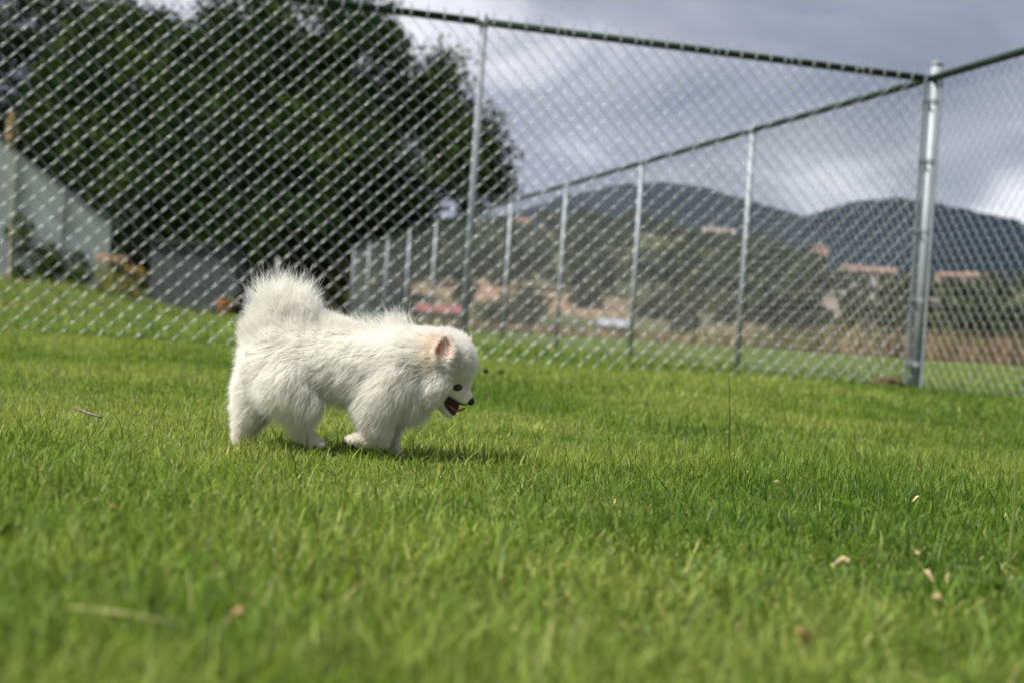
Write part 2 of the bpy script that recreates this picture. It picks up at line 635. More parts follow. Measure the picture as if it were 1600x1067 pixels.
# rough unmown grass on the bank before the greenhouse
n_ = 7000
x, y = rng.uniform(-15, -6.2, n_), rng.uniform(17, 34.5, n_)
col, _ = grass_cols(x, y, n_)
parts.append(blades(np.stack([x, y, ground_z(x, y)], -1), rng.uniform(.10, .30, n_) * (.4 + 1.1 * vnoise(x, y, .8, 5)), rng.uniform(.014, .026, n_), rng.random(n_) * 6.28,
                    np.abs(rng.normal(.3, .25, n_)), np.abs(rng.normal(.6, .4, n_)), col * .85, 1))
# taller single stalks between the blades
n_ = 2600
x, y = frustum_points(n_, 0.7, 7.5, 0.2)
col = np.tile(np.array([0.075, 0.115, 0.025]), (n_, 1)) * rng.uniform(0.5, 1.5, (n_, 1))
parts.append(blades(np.stack([x, y, ground_z(x, y)], -1), rng.uniform(0.035, 0.07, n_), rng.uniform(0.0012, 0.0022, n_), rng.random(n_) * 6.28,
                    np.abs(rng.normal(0.2, 0.2, n_)), np.abs(rng.normal(0.3, 0.3, n_)), col, 2))
off, VV, QQ, TT, CC = 0, [], [], [], []
for v, q, t, c in parts:
    VV.append(v); QQ.append(q + off); TT.append(t + off); CC.append(c); off += len(v)
grass = link('grass', mesh_np('grass', np.concatenate(VV), [np.concatenate(QQ), np.concatenate(TT)], np.concatenate(CC)), M['grass'])
tag(grass, 'short green lawn grass with scattered yellow blades', kind='stuff')
del VV, QQ, TT, CC, parts


# ------------------------------------------------------------------ foliage
def leaves(centers, radii, per, size, cols, squash=1.0, droop=0.0):
    """Leaf quads in clumps. cols: (k,3) colour per clump."""
    k = len(centers)
    c = np.repeat(centers, per, 0)
    r = np.repeat(radii, per)
    n_ = len(c)
    d = rng.normal(size=(n_, 3)); d /= np.linalg.norm(d, axis=1, keepdims=True)
    d[:, 2] *= squash
    p = c + d * (r * rng.random(n_) ** 0.45)[:, None]
    a = rng.normal(size=(n_, 3)); a[:, 2] -= droop; a /= np.linalg.norm(a, axis=1, keepdims=True)
    b_ = np.cross(a, rng.normal(size=(n_, 3))); b_ /= np.linalg.norm(b_, axis=1, keepdims=True)
    s = (size * rng.uniform(0.6, 1.4, n_))[:, None]
    nrm = np.cross(a, b_)
    V = np.stack([p - a * s, p + b_ * s * 0.42 + nrm * s * 0.1, p + a * s, p - b_ * s * 0.42 + nrm * s * 0.1], 1).reshape(-1, 3)
    q = np.arange(n_ * 4).reshape(-1, 4)
    cc = np.repeat(cols, per, 0) * rng.uniform(0.65, 1.35, (n_, 1))
    return V, q, np.repeat(cc, 4, 0)


def crown_mesh(name, lobes, nclump, clump_r, per, size, base_cols, shell=0.4, squash=0.8, gaps=()):
    """lobes: (centre, radius). Clumps fill each lobe, denser towards its skin."""
    w = np.array([l_[1] ** 2 for l_ in lobes]); w = w / w.sum()
    which = rng.choice(len(lobes), nclump, p=w)
    d = rng.normal(size=(nclump, 3)); d /= np.linalg.norm(d, axis=1, keepdims=True)
    rr = np.array([lobes[i][1] for i in which]) * rng.random(nclump) ** shell
    cen = np.array([tuple(lobes[i][0]) for i in which]) + d * rr[:, None]
    if gaps:                                   # openings where the sky shows between the boughs
        keep = np.ones(nclump, bool)
        for gx, gy, gr_ in gaps:
            d_ = px_dir(gx, gy)
            ax, az_ = d_.x * cen[:, 1], CAMH + d_.z * cen[:, 1]
            keep &= np.hypot(cen[:, 0] - ax, cen[:, 2] - az_) > gr_ / F * cen[:, 1] + clump_r * rng.uniform(.2, .75, nclump)
        cen = cen[keep]; nclump = len(cen)
    bc = np.array(base_cols)
    cols = bc[rng.integers(0, len(bc), nclump)] * rng.uniform(0.7, 1.3, (nclump, 1))
    V, q, cc = leaves(cen, clump_r * rng.uniform(0.6, 1.3, nclump), per, size, cols, squash)
    return mesh_np(name, V, [q], cc)


def limb_tree(mb, base, tops, r0):
    """Trunk with limbs bending out to the crown's lobes."""
    base = Vector(base)
    fork = base + Vector((0.1, 0, (tops[0].z - base.z) * 0.3))
    mb.tube([base - Vector((0, 0, 0.3)), base + (fork - base) * 0.4 + Vector((0.06, 0.03, 0)), fork], [r0 * 1.35, r0, r0 * 0.85], 12)
    for t in tops:
        mid = fork.lerp(t, 0.5) + Vector((random.uniform(-.3, .3), random.uniform(-.3, .3), 0.25))
        mb.tube([fork, mid, t], [r0 * 0.6, r0 * 0.32, r0 * 0.08], 8)


GREENS = [(0.014, 0.034, 0.006), (0.024, 0.050, 0.008), (0.010, 0.025, 0.006), (0.040, 0.066, 0.010)]
TY = 46.0
main = [(380, 250, 190, 0), (520, 150, 150, 1), (635, 195, 98, 0), (700, 270, 78, -1), (600, 315, 92, 1), (250, 320, 120, -1),
        (450, 340, 110, -2), (250, 160, 125, 1), (430, 70, 125, 0), (560, 70, 88, -1), (330, 390, 75, -2), (755, 250, 44, 0),
        (530, 250, 120, -2), (180, 230, 90, 0), (770, 290, 28, 0), (690, 205, 60, 1), (150, 130, 105, 2), (200, 70, 75, 2), (110, 190, 80, 2), (330, 90, 80, 1), (742, 225, 52, 0), (705, 325, 48, 1), (690, 120, 40, 0), (300, 430, 60, -2), (200, 400, 60, -1), (640, 372, 42, 0), (565, 395, 50, 0), (480, 415, 60, -1)]
lobes = [(W(px, py, TY + dy), r / F * TY) for px, py, r, dy in main]
big = empty('tree', (W(390, 495, TY).x, TY, gz(W(390, 495, TY).x, TY)))
tag(big, 'huge dark broadleaf tree whose round crown fills the view behind the fence', 'tree')
o = link('crown', crown_mesh('crown', lobes, 2500, 0.68, 66, 0.10, GREENS, 0.5, gaps=((612, 150, 5), (650, 222, 8), (568, 85, 3), (700, 330, 9), (662, 262, 3), (482, 40, 3))), M['leaf'], big)
o.matrix_parent_inverse = Matrix.Translation(-big.location)
mb = MB()
limb_tree(mb, big.location, [Vector(l_[0]) for l_ in lobes], 0.38)
o = mb.build('trunk', M['bark'], big, True); o.matrix_parent_inverse = Matrix.Translation(-big.location)

LY = 56.0
left = [(40, 20, 95, 0), (110, 70, 70, 1), (20, 160, 75, 0), (-70, 80, 120, 0), (90, 190, 55, 0), (170, 40, 60, 2), (60, 250, 90, 1), (-60, 240, 110, 0),
        (130, 290, 80, 1)]
lobes2 = [(W(px, py, LY + dy), r / F * LY) for px, py, r, dy in left]
t2 = empty('tree', (W(30, 480, LY).x, LY, gz(W(30, 480, LY).x, LY)))
tag(t2, 'looser green tree with sky gaps rising behind the greenhouse', 'tree')
o = link('crown', crown_mesh('crown', lobes2, 950, 0.5, 50, 0.10, [(0.022, 0.04, 0.010), (0.032, 0.05, 0.013), (0.016, 0.03, 0.008)]), M['leaf'], t2)
o.matrix_parent_inverse = Matrix.Translation(-t2.location)
mb = MB(); limb_tree(mb, t2.location, [Vector(l_[0]) for l_ in lobes2], 0.3)
o = mb.build('trunk', M['bark'], t2, True); o.matrix_parent_inverse = Matrix.Translation(-t2.location)


def shrub(px, Y, wpx, hpx, label, cols, group=None, name='shrub', cat='shrub', nclump=90, per=26, size=0.09):
    """Shrub of the given size in photograph pixels standing on the ground at distance Y."""
    x = W(px, 500, Y).x
    z = gz(x, Y)
    s = Y / F
    h, w = hpx * s, wpx * s
    root = empty(name, (x, Y, z))
    tag(root, label, cat, group)
    lb = []
    for i in range(6):
        lb.append((Vector((random.uniform(-.32, .32) * w, random.uniform(-.3, .3) * w, h * random.uniform(.3, .7))), min(h, w) * random.uniform(.25, .36)))
    link('foliage', crown_mesh('foliage', lb, nclump, min(h, w) * 0.12, per, size, cols), M['leaf'], root)
    mb = MB()
    for l_ in lb:
        mb.tube([(0, 0, -0.1), (l_[0].x * .4, l_[0].y * .4, l_[0].z * .6), l_[0]], [0.04, 0.025, 0.01], 6)
    mb.build('stem', M['bark'], root)
    return root


DK = [(0.022, 0.036, 0.012), (0.032, 0.044, 0.016), (0.02, 0.028, 0.012)]
PU = [(0.05, 0.02, 0.03), (0.035, 0.03, 0.018), (0.03, 0.022, 0.02)]
OL = [(0.075, 0.085, 0.02), (0.06, 0.08, 0.02), (0.10, 0.08, 0.025)]
shrub(205, 44, 120, 130, 'dark shrub between the greenhouse and the grey shed', DK)
shrub(300, 47, 140, 140, 'dark shrub rising directly behind the grey shed', DK)
shrub(410, 45, 110, 120, 'purple tinged shrub beneath the big tree right of the grey shed', PU)
shrub(470, 44, 110, 110, 'dark low shrub behind the tail of the white dog', PU)
shrub(545, 43, 100, 125, 'olive shrub at the lower right edge of the big tree', OL)
shrub(600, 47, 80, 85, 'small dull shrub where the receding fence ends', DK)
shrub(50, 37.5, 120, 60, 'leafy low plant at the foot of the greenhouse front', [(0.05, 0.09, 0.016), (0.04, 0.07, 0.014)], nclump=60)

# ------------------------------------------------------------------ greenhouse
def plastic():
    m, n, l, b = new_mat('greenhouse_plastic')
    b.inputs['Base Color'].default_value = (0.62, 0.65, 0.64, 1)
    b.inputs['Roughness'].default_value = 0.35
    tr = N(n, 'ShaderNodeBsdfTransparent')
    tr.inputs[0].default_value = (0.86, 0.92, 0.9, 1)
    tl = N(n, 'ShaderNodeBsdfTranslucent'); tl.inputs[0].default_value = (0.5, 0.55, 0.54, 1)
    m1 = N(n, 'ShaderNodeMixShader'); m1.inputs[0].default_value = 0.35
    l.new(b.outputs[0], m1.inputs[1]); l.new(tl.outputs[0], m1.inputs[2])
    z = N(n, 'ShaderNodeTexNoise'); z.inputs['Scale'].default_value = 1.6; z.inputs['Detail'].default_value = 5
    t = N(n, 'ShaderNodeTexCoord'); l.new(t.outputs['Object'], z.inputs['Vector'])
    mr = N(n, 'ShaderNodeMapRange'); mr.inputs[1].default_value = .3; mr.inputs[2].default_value = .7; mr.inputs[3].default_value = .18; mr.inputs[4].default_value = .58
    l.new(z.outputs['Fac'], mr.inputs[0])
    m2 = N(n, 'ShaderNodeMixShader')
    l.new(mr.outputs[0], m2.inputs[0])
    l.new(m1.outputs[0], m2.inputs[1]); l.new(tr.outputs[0], m2.inputs[2])
    l.new(m2.outputs[0], n['Material Output'].inputs[0])
    return m


M['plastic'] = plastic()
M['pipe'] = noise_mat('greenhouse_pipe', (0.16, 0.17, 0.18), (0.24, 0.25, 0.26), 12, 0.5, 0.4)
GY0 = 36.0
gr = W(150, 345, GY0); gpk = W(-30, 205, GY0); gbr = W(147, 445, GY0)
gbase = gz(gbr.x, GY0)
half_w = gr.x - gpk.x
eave, ridge = gr.z - gbase, gpk.z - gbase
gh = empty('greenhouse', (gpk.x + .1, GY0 + .6, gbase), 0.31)
tag(gh, 'milky plastic greenhouse with a pitched roof and plants pressed against it', 'greenhouse')
LEN = 9.0
def sheet(vs, name):
    me = bpy.data.meshes.new(name)
    me.from_pydata(vs, [], [tuple(range(len(vs)))])
    o = link(name, me, M['plastic'], gh)
    md = o.modifiers.new('thick', 'SOLIDIFY'); md.thickness = 0.004
    return o
edges = np.linspace(-half_w, half_w, 6)
def roof_z(x): return ridge - (ridge - eave) * abs(x) / half_w
for a, b_ in zip(edges[:-1], edges[1:]):
    pts = [(a + .01, 0, 0), (b_ - .01, 0, 0), (b_ - .01, 0, roof_z(b_ - .01))]
    if a < 0 < b_: pts.append((0, 0, ridge))
    pts.append((a + .01, 0, roof_z(a + .01)))
    sheet(pts, 'end_panel')
for sgn in (1, -1):
    for k in range(3):
        y0, y1 = LEN / 3 * k + .01, LEN / 3 * (k + 1) - .01
        sheet([(sgn * half_w, y0, 0), (sgn * half_w, y1, 0), (sgn * half_w, y1, eave), (sgn * half_w, y0, eave)], 'side_panel')
        sheet([(sgn * half_w, y0, eave + .005), (sgn * half_w, y1, eave + .005), (0, y1, ridge + .005), (0, y0, ridge + .005)], 'roof_panel')
for y in (0.0, LEN / 3, LEN * 2 / 3, LEN):
    mb = MB()
    mb.tube([(-half_w, y, -.2), (-half_w, y, eave), (0, y, ridge), (half_w, y, eave), (half_w, y, -.2)], 0.035, 8)
    mb.build('hoop', M['pipe'], gh)
for x in edges[1:-1]:
    mb = MB(); mb.tube([(x, -.03, -.2), (x, -.03, roof_z(x))], 0.028, 8); mb.build('upright', M['pipe'], gh)
# plants inside
for i, (px, hp, lab) in enumerate([(25, 150, 'tallest tomato plant inside the greenhouse near the frame edge'), (75, 120, 'leafy tomato plant inside the greenhouse behind the front plastic'),
                                   (122, 110, 'tomato plant inside the greenhouse nearest its right hand wall'),
                                   (2, 110, 'broad tomato plant inside the greenhouse below the pampas plume'), (98, 75, 'short tomato plant inside the greenhouse between two taller ones')]):
    shrub(px, GY0 + 0.9 + 0.3 * i, 46, hp, lab, [(0.08, 0.13, 0.03), (0.06, 0.10, 0.025)], name='tomato_plant', cat='plant', nclump=50, per=14, size=0.08)

for px, w_, h_, lab in ((75, 44, 62, 'dark green plant growing up the front of the greenhouse'), (118, 34, 40, 'low green plant by the right corner of the greenhouse'), (28, 30, 30, 'low weeds at the foot of the greenhouse below the pampas plume')):
    shrub(px, 34.6, w_, h_, lab, [(0.05, 0.09, 0.016), (0.035, 0.065, 0.012), (0.07, 0.11, 0.02)], nclump=60, per=18, size=.06)

# ------------------------------------------------------------------ grey shed, pot, flowers, plume
M['shed'] = noise_mat('dark_sheet_metal', (0.055, 0.063, 0.062), (0.082, 0.090, 0.088), 3, 0.55, 0.2, bump=0.1)
M['shedroof'] = noise_mat('shed_roof_sheet', (0.06, 0.068, 0.066), (0.085, 0.092, 0.09), 2, 0.5, 0.3)
SY = 38.0
sl = W(232, 488, SY); sr = W(345, 494, SY); stl = W(222, 376, SY)
sx0, sx1 = sl.x, sr.x
sb = gz((sx0 + sx1) / 2, SY)
shed = empty('shed', ((sx0 + sx1) / 2, SY, sb))
tag(shed, 'low dark grey metal shed with a sloping roof under the tree', 'shed')
hw = (sx1 - sx0) / 2
h1, h2 = stl.z - sb, W(330, 384, SY).z - sb
nb = 6
for k in range(nb):
    xa, xb = -hw + 2 * hw * k / nb + .006, -hw + 2 * hw * (k + 1) / nb - .006
    za, zb = h1 + (h2 - h1) * k / nb, h1 + (h2 - h1) * (k + 1) / nb
    mb = MB()
    mb.add([(xa, 0, 0), (xb, 0, 0), (xb, 0, zb), (xa, 0, za), (xa, .03, 0), (xb, .03, 0), (xb, .03, zb), (xa, .03, za)],
           [(0, 1, 2, 3), (7, 6, 5, 4), (0, 4, 5, 1), (1, 5, 6, 2), (2, 6, 7, 3), (3, 7, 4, 0)])
    mb.build('wall_panel', M['shed'], shed)
mb = MB(); mb.box((-hw - .02, 1.2, h1 / 2), (.03, 2.3, h1)); mb.build('side_wall', M['shed'], shed)
xr = W(376, 452, SY).x - shed.location.x
zr = W(376, 452, SY).z - sb
mb = MB()   # lean-to sheet falling to the right
mb.add([(hw - .05, -.1, h2), (xr, -.1, zr), (xr, 2.4, zr), (hw - .05, 2.4, h2), (hw - .05, -.1, h2 + .04), (xr, -.1, zr + .04), (xr, 2.4, zr + .04), (hw - .05, 2.4, h2 + .04)],
       [(3, 2, 1, 0), (4, 5, 6, 7), (0, 1, 5, 4), (1, 2, 6, 5), (2, 3, 7, 6), (3, 0, 4, 7)])
mb.build('lean_to_sheet', M['shedroof'], shed)
mb = MB()
mb.add([(hw, 0.02, 0.45), (xr - .05, 0.02, 0.45), (xr - .05, 0.02, zr), (hw, 0.02, h2), (hw, .05, 0.45), (xr - .05, .05, 0.45), (xr - .05, .05, zr), (hw, .05, h2)],
       [(0, 1, 2, 3), (7, 6, 5, 4), (0, 4, 5, 1), (1, 5, 6, 2), (2, 6, 7, 3), (3, 7, 4, 0)])
mb.build('gable_panel', M['shed'], shed)
mb = MB()
mb.add([(-hw - .1, -.12, h1), (hw + .02, -.12, h2), (hw + .02, 2.4, h2 + .1), (-hw - .1, 2.4, h1 + .1), (-hw - .1, -.12, h1 + .05), (hw + .02, -.12, h2 + .05), (hw + .02, 2.4, h2 + .15), (-hw - .1, 2.4, h1 + .15)],
       [(3, 2, 1, 0), (4, 5, 6, 7), (0, 1, 5, 4), (1, 2, 6, 5), (2, 3, 7, 6), (3, 0, 4, 7)])
mb.build('roof', M['shedroof'], shed)

pl = W(395, 480, SY)
wb = empty('water_tank', (pl.x, SY, gz(pl.x, SY)))
tag(wb, 'small grey tank standing right of the dark shed', 'tank')
mb = MB(); hh = 40 / F * SY
mb.tube([(0, 0, 0), (0, 0, hh * .06), (0, 0, hh * .9), (0, 0, hh)], [.22, .24, .24, .17], 16); mb.build('barrel', noise_mat('grey_plastic', (.10, .11, .12), (.15, .16, .17), 5, .5), wb, True)
mb = MB(); mb.tube([(0, 0, hh), (0, 0, hh + .05)], .12, 12); mb.build('lid', M['shed'], wb)
pp = W(352, 478, SY - .8)
pot = empty('flower_pot', (pp.x, SY - .8, gz(pp.x, SY - .8)))
tag(pot, 'orange clay pot in the shade by the shed corner', 'pot')
M['clay'] = noise_mat('terracotta', (.34, .13, .05), (.46, .19, .08), 8, .8)
mb = MB(); mb.tube([(0, 0, 0), (0, 0, .32), (0, 0, .33)], [.13, .2, .2], 16); mb.build('bowl', M['clay'], pot, True)
mb = MB(); mb.tube([(0, 0, .33), (0, 0, .40)], [.22, .22], 16); mb.build('rim', M['clay'], pot)
po = W(433, 420, SY + 1)
wp = empty('wooden_stake', (po.x, SY + 1, gz(po.x, SY + 1)))
tag(wp, 'pale upright stake in the shade above the tail of the dog', 'stake')
mb = MB(); mb.box((0, 0, .75), (.09, .07, 1.7)); mb.build('post', noise_mat('pale_wood', (.38, .36, .36), (.5, .48, .47), 10, .8), wp)


def flowering(px, Y, hpx, wpx, label, stalk_col, head_col, nst=40):
    x = W(px, 500, Y).x
    root = empty('flowering_plant', (x, Y, gz(x, Y)))
    tag(root, label, 'plant')
    s = Y / F
    n2 = nst
    P = np.stack([rng.normal(0, wpx * s * .25, n2), rng.normal(0, wpx * s * .25, n2), np.zeros(n2)], -1)
    col = np.array(stalk_col) * rng.uniform(.6, 1.4, (n2, 1))
    v, q, t, c = blades(P, hpx * s * rng.uniform(.6, 1.0, n2), np.full(n2, .06), rng.random(n2) * 6.28, np.abs(rng.normal(.1, .1, n2)), np.abs(rng.normal(.4, .3, n2)), col, 2)
    link('leaves', mesh_np('leaves', v, [q, t], c), M['dry'], root)
    cen = P[:14] * .8 + np.array([0, 0, hpx * s * .86]) + rng.normal(0, .05, (14, 3))
    V, q, cc = leaves(cen, np.full(14, .11), 20, .04, np.tile(head_col, (14, 1)))
    link('flower_head', mesh_np('flower_head', V, [q], cc), M['dry'], root)['kind'] = 'stuff'
    return root


flowering(167, 35.0, 62, 50, 'yellow plant with a pinkish head beside the greenhouse corner', (.20, .20, .04), (.5, .36, .24))
flowering(205, 36.2, 50, 40, 'yellow leafed plant against the left end of the dark shed', (.17, .16, .04), (.3, .22, .06))
# pampas plume in front of the greenhouse
px_, PY_ = 14, 30.0
pb = W(px_, 460, PY_)
pam = empty('pampas_stalk', (pb.x, PY_, gz(pb.x, PY_)))
tag(pam, 'tall pampas stalk with a tan plume above the greenhouse roof', 'plant')
ptop = W(19, 178, PY_) - Vector(pam.location); pmid = W(17, 228, PY_) - Vector(pam.location)
mb = MB(); mb.tube([(0, 0, -.1), pmid * .5 + Vector((.02, 0, 0)), pmid, pmid.lerp(ptop, .6)], [.02, .016, .012, .006], 6)
mb.build('stem', noise_mat('straw', (.34, .27, .15), (.45, .36, .2), 10, .8), pam)
nc_ = 26
tt_ = np.linspace(0, 1, nc_)
cen = np.array([tuple(pmid.lerp(ptop, t)) for t in tt_])
V, q, cc = leaves(cen, 0.10 * np.sin(np.clip(tt_ * .86 + .12, 0, 1) * PI) + .015, 40, .05, np.tile((.46, .36, .22), (nc_, 1)), 1.0)
link('plume', mesh_np('plume', V, [q], cc), M['dry'], pam)

# ------------------------------------------------------------------ hillside and mountains
RIDGE = [(-900, 330), (-300, 380), (300, 405), (560, 392), (640, 376), (700, 370), (800, 366), (900, 366), (1000, 364), (1100, 373), (1180, 392),
         (1260, 424), (1330, 438), (1400, 446), (1500, 448), (1600, 456), (1800, 480), (2300, 500)]
RX = np.array([p[0] for p in RIDGE], float)
RZ = np.array([W(p[0], p[1], 1.0).z - CAMH for p in RIDGE])
RT = np.array([px_dir(p[0], p[1]).x for p in RIDGE])
HR0, HR1 = 92.0, 300.0


def hill_z(x, y):
    x, y = np.asarray(x, float), np.asarray(y, float)
    e_ = np.interp(x / np.maximum(y, 1), RT, RZ)
    t = (y - HR0) / (HR1 - HR0)
    up_ = smooth(0, 1.0, t) * 0.55 + np.clip(t, 0, 1) * 0.45
    zr_ = CAMH + e_ * HR1
    z = 0.25 + (zr_ - 0.25) * up_
    z = z - np.clip(y - HR1, 0, 400) * 0.09
    env = smooth(.03, .3, t)
    z = z + (vnoise(x, y, .03, 3) - .5) * 2.2 * env * (1 - smooth(.8, 1, t)) + (vnoise(x, y, .11, 5) - .5) * .8 * env
    return z


hx = np.linspace(-0.75, 0.75, 180)
hy = np.concatenate([np.linspace(HR0, HR1, 90), np.linspace(HR1 + 5, 520, 16)])
HT, HY = np.meshgrid(hx, hy)
HX = HT * HY
HZ = hill_z(HX, HY)
# soil, scrub and field colours by place on the slope
pxx = 800 + HT * F
tt = (HY - HR0) / (HR1 - HR0)
n1, n2, n3 = vnoise(HX, HY, .05, 11), vnoise(HX, HY, .14, 12), vnoise(HX, HY, .3, 13)
mixn = np.clip((n1 * .5 + n2 * .3 + n3 * .2 - .3) * 2.4, 0, 1)[..., None]
hc = np.array([.045, .058, .026]) * (1 - mixn) + np.array([.098, .092, .055]) * mixn
def paint(hc, cx, wx, ct, wt, col, amt=1.0):
    g = np.exp(-((pxx - cx) / wx) ** 2 - ((tt - ct) / wt) ** 2) * amt * (0.55 + .9 * n2)
    g = np.clip(g, 0, 1)[..., None]
    return hc * (1 - g) + np.array(col) * g
for a in ((760, 70, .22, .05, (.22, .145, .10)), (860, 80, .17, .04, (.22, .145, .10)), (930, 50, .14, .03, (.20, .14, .10)), (650, 60, .3, .12, (.20, .145, .105)),
          (700, 70, .55, .12, (.20, .17, .14)), (900, 40, .40, .06, (.24, .20, .175)), (1100, 80, .86, .10, (.22, .19, .165)), (1080, 90, .62, .12, (.085, .10, .036)),
          (1300, 70, .35, .25, (.21, .18, .14)), (1350, 70, .62, .3, (.24, .22, .215)), (1460, 50, .55, .3, (.22, .20, .19)), (1240, 60, .2, .2, (.20, .15, .09)),
          (1500, 140, .08, .09, (.22, .17, .11)), (1150, 120, .06, .06, (.21, .17, .11))):
    hc = paint(hc, *a)
hm = leaf_mat('hillside_soil', 0.0, 0.95, 0.1)
hill = link('hillside', grid_mesh('hillside', HX, HY, HZ, hc.reshape(-1, 3)), hm)
tag(hill, 'scrubby hillside with bare earth terraces below the mountains', kind='structure')


def mountain(name, Y, sil, label, depth, rough):
    MX = np.array([px_dir(p[0], p[1]).x for p in sil]); ME = np.array([W(p[0], p[1], 1.0).z - CAMH for p in sil])
    tx = np.linspace(MX[0], MX[-1], 170)
    ty = np.linspace(-1, 1, 60)
    T_, D_ = np.meshgrid(tx, ty)
    yy = Y + D_ * depth
    e_ = np.interp(T_, MX, ME)
    xx = T_ * Y + 0 * D_ + D_ * 0
    prof = np.clip(1 - np.abs(D_), 0, 1) ** 0.85
    zz = (CAMH + e_ * Y) * prof
    ridg = np.abs(vnoise(xx, yy, 1 / 260., 21) - .5) * 2 * .6 + np.abs(vnoise(xx, yy, 1 / 110., 22) - .5) * 2 * .3 + vnoise(xx, yy, 1 / 45., 23) * .12
    zz = zz - rough * ridg * np.clip(np.abs(D_) * 3, 0.12, 1) * smooth(0, .15, prof)
    zz = zz + ((vnoise(xx, yy, 1 / 60., 25) - .5) * 12 + (vnoise(xx, yy, 1 / 22., 26) - .5) * 7) * smooth(0, .2, prof)
    zz = np.maximum(zz, -2)
    mm = noise_mat(name + '_hazy_forest', (.005, .010, .016), (.013, .019, .025), .012, .95, detail=8, bump=1.0, bump_scale=.06, spec=.05)  # far haze and cloud shade are put into this dark blue forest colour
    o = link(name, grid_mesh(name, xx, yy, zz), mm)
    tag(o, label, kind='structure')


mountain('mountain', 3300, [(-600, 420), (0, 400), (400, 385), (650, 365), (760, 345), (830, 318), (890, 300), (960, 287), (1030, 281), (1090, 286), (1140, 298), (1190, 315), (1240, 331), (1300, 356), (1400, 400), (1550, 470), (1700, 520)],
         'dark blue forested mountain with its top in the low cloud', 1000, 120)
mountain('mountain', 2500, [(1000, 450), (1120, 395), (1190, 355), (1245, 333), (1290, 318), (1340, 308), (1400, 303), (1450, 307), (1510, 318), (1560, 334), (1610, 352), (1700, 385), (1900, 440), (2300, 540)],
         'dark blue rounded forested mountain behind the corner post', 800, 100)


# trees and bushes on the hillside
def bush_proto(seed, tall, cols):
    lb = []
    rs = random.Random(seed)
    for i in range(5):
        lb.append((Vector((rs.uniform(-.28, .28), rs.uniform(-.28, .28), rs.uniform(.3, .72) * tall)), rs.uniform(.22, .36)))
    cm = crown_mesh('crown', lb, 46, .13, 15, .075, cols, .5)
    cm.materials.append(M['leaf'])
    mb = MB()
    mb.tube([(0, 0, -.15), (.01, 0, .25 * tall), (0, .01, .6 * tall)], [.045, .035, .012], 6)
    for l_ in lb[:3]:
        mb.tube([(.01, 0, .25 * tall), l_[0]], [.024, .008], 5)
    to = mb.build('trunk', M['bark'])
    tm = to.data
    bpy.data.objects.remove(to)
    return cm, tm


HG_HAZY = [(.055, .070, .038), (.070, .085, .042), (.046, .060, .034)]  # greens paled and flattened in colour to stand for haze over the slope
HO = [(.075, .08, .03), (.09, .085, .04), (.06, .07, .028)]
protos = [bush_proto(i, tall, HG_HAZY if i < 4 else HO) for i, tall in enumerate((1.0, 1.25, 1.5, 1.0, .8, .7))]


POSTS_PX = [(1440, 'corner post and first thin post'), (1165, 'first and second thin post'), (992, 'second and third thin post'),
            (873, 'third and fourth thin post'), (793, 'fourth thin and tall near post'), (730, 'tall near post and big tree'), (640, 'fence end and big tree')]


def place_words(px, t):
    band = 'low on' if t < .3 else ('midway up' if t < .7 else ('high on' if t < .92 else 'on the crest of'))
    if px > 1440: return band + ' the hill right of the corner post'
    seg = POSTS_PX[0][1]
    for q, nm in POSTS_PX:
        if px <= q: seg = nm
    return band + ' the hill between ' + seg


def hill_tree(px, t, size, kind, label, group):
    label = label + ' ' + place_words(px, t)
    Y = HR0 + t * (HR1 - HR0)
    x = px_dir(px, 500).x * Y
    z = float(hill_z(x, Y)) - 0.02 * size
    cm, tm = protos[kind]
    root = empty('tree' if kind < 4 else 'bush', (x, Y, z), random.uniform(0, 6.28))
    s = size
    root.scale = (s * random.uniform(.85, 1.2), s * random.uniform(.85, 1.2), s * random.uniform(.85, 1.15))
    tag(root, label, 'tree' if kind < 4 else 'bush', group)
    link('crown', cm, None, root); link('trunk', tm, None, root)


G1 = ('dense grove tree', 'trees of the dark grove left of the corner post')
for i in range(34):
    hill_tree(random.uniform(1165, 1268), random.uniform(.06, .50), random.uniform(3.6, 5.6), random.randrange(4), *G1)
G2 = ('dark bushy tree', 'trees right of the corner post')
for i in range(30):
    hill_tree(random.uniform(1490, 1700), random.uniform(.05, .42), random.uniform(3, 4.6), random.randrange(4), *G2)
G3 = ('lone dark tree', 'trees scattered on the open hillside')
for i in range(85):
    t_ = random.uniform(.15, .93)
    hill_tree(random.uniform(560, 1150), t_, random.uniform(2.6, 5.0) * (1.15 - .5 * t_), random.randrange(4), *G3)
G4 = ('olive scrub bush', 'scrub bushes on the open hillside')
for i in range(125):
    hill_tree(random.uniform(560, 1480), random.uniform(.03, .9), random.uniform(1.8, 3.6), 4 + random.randrange(2), *G4)
G5 = ('skyline tree', 'trees along the crest of the hillside')
for i in range(40):
    hill_tree(random.uniform(780, 1180) if i < 28 else random.uniform(1400, 1620), random.uniform(.93, 1.0), random.uniform(1.3, 2.8), random.randrange(4), *G5)
G6 = ('pale scrub bush', 'scrub bushes beside the corner post')
for i in range(22):
    hill_tree(random.uniform(1290, 1480), random.uniform(.1, .8), random.uniform(2, 4), 4 + random.randrange(2), *G6)

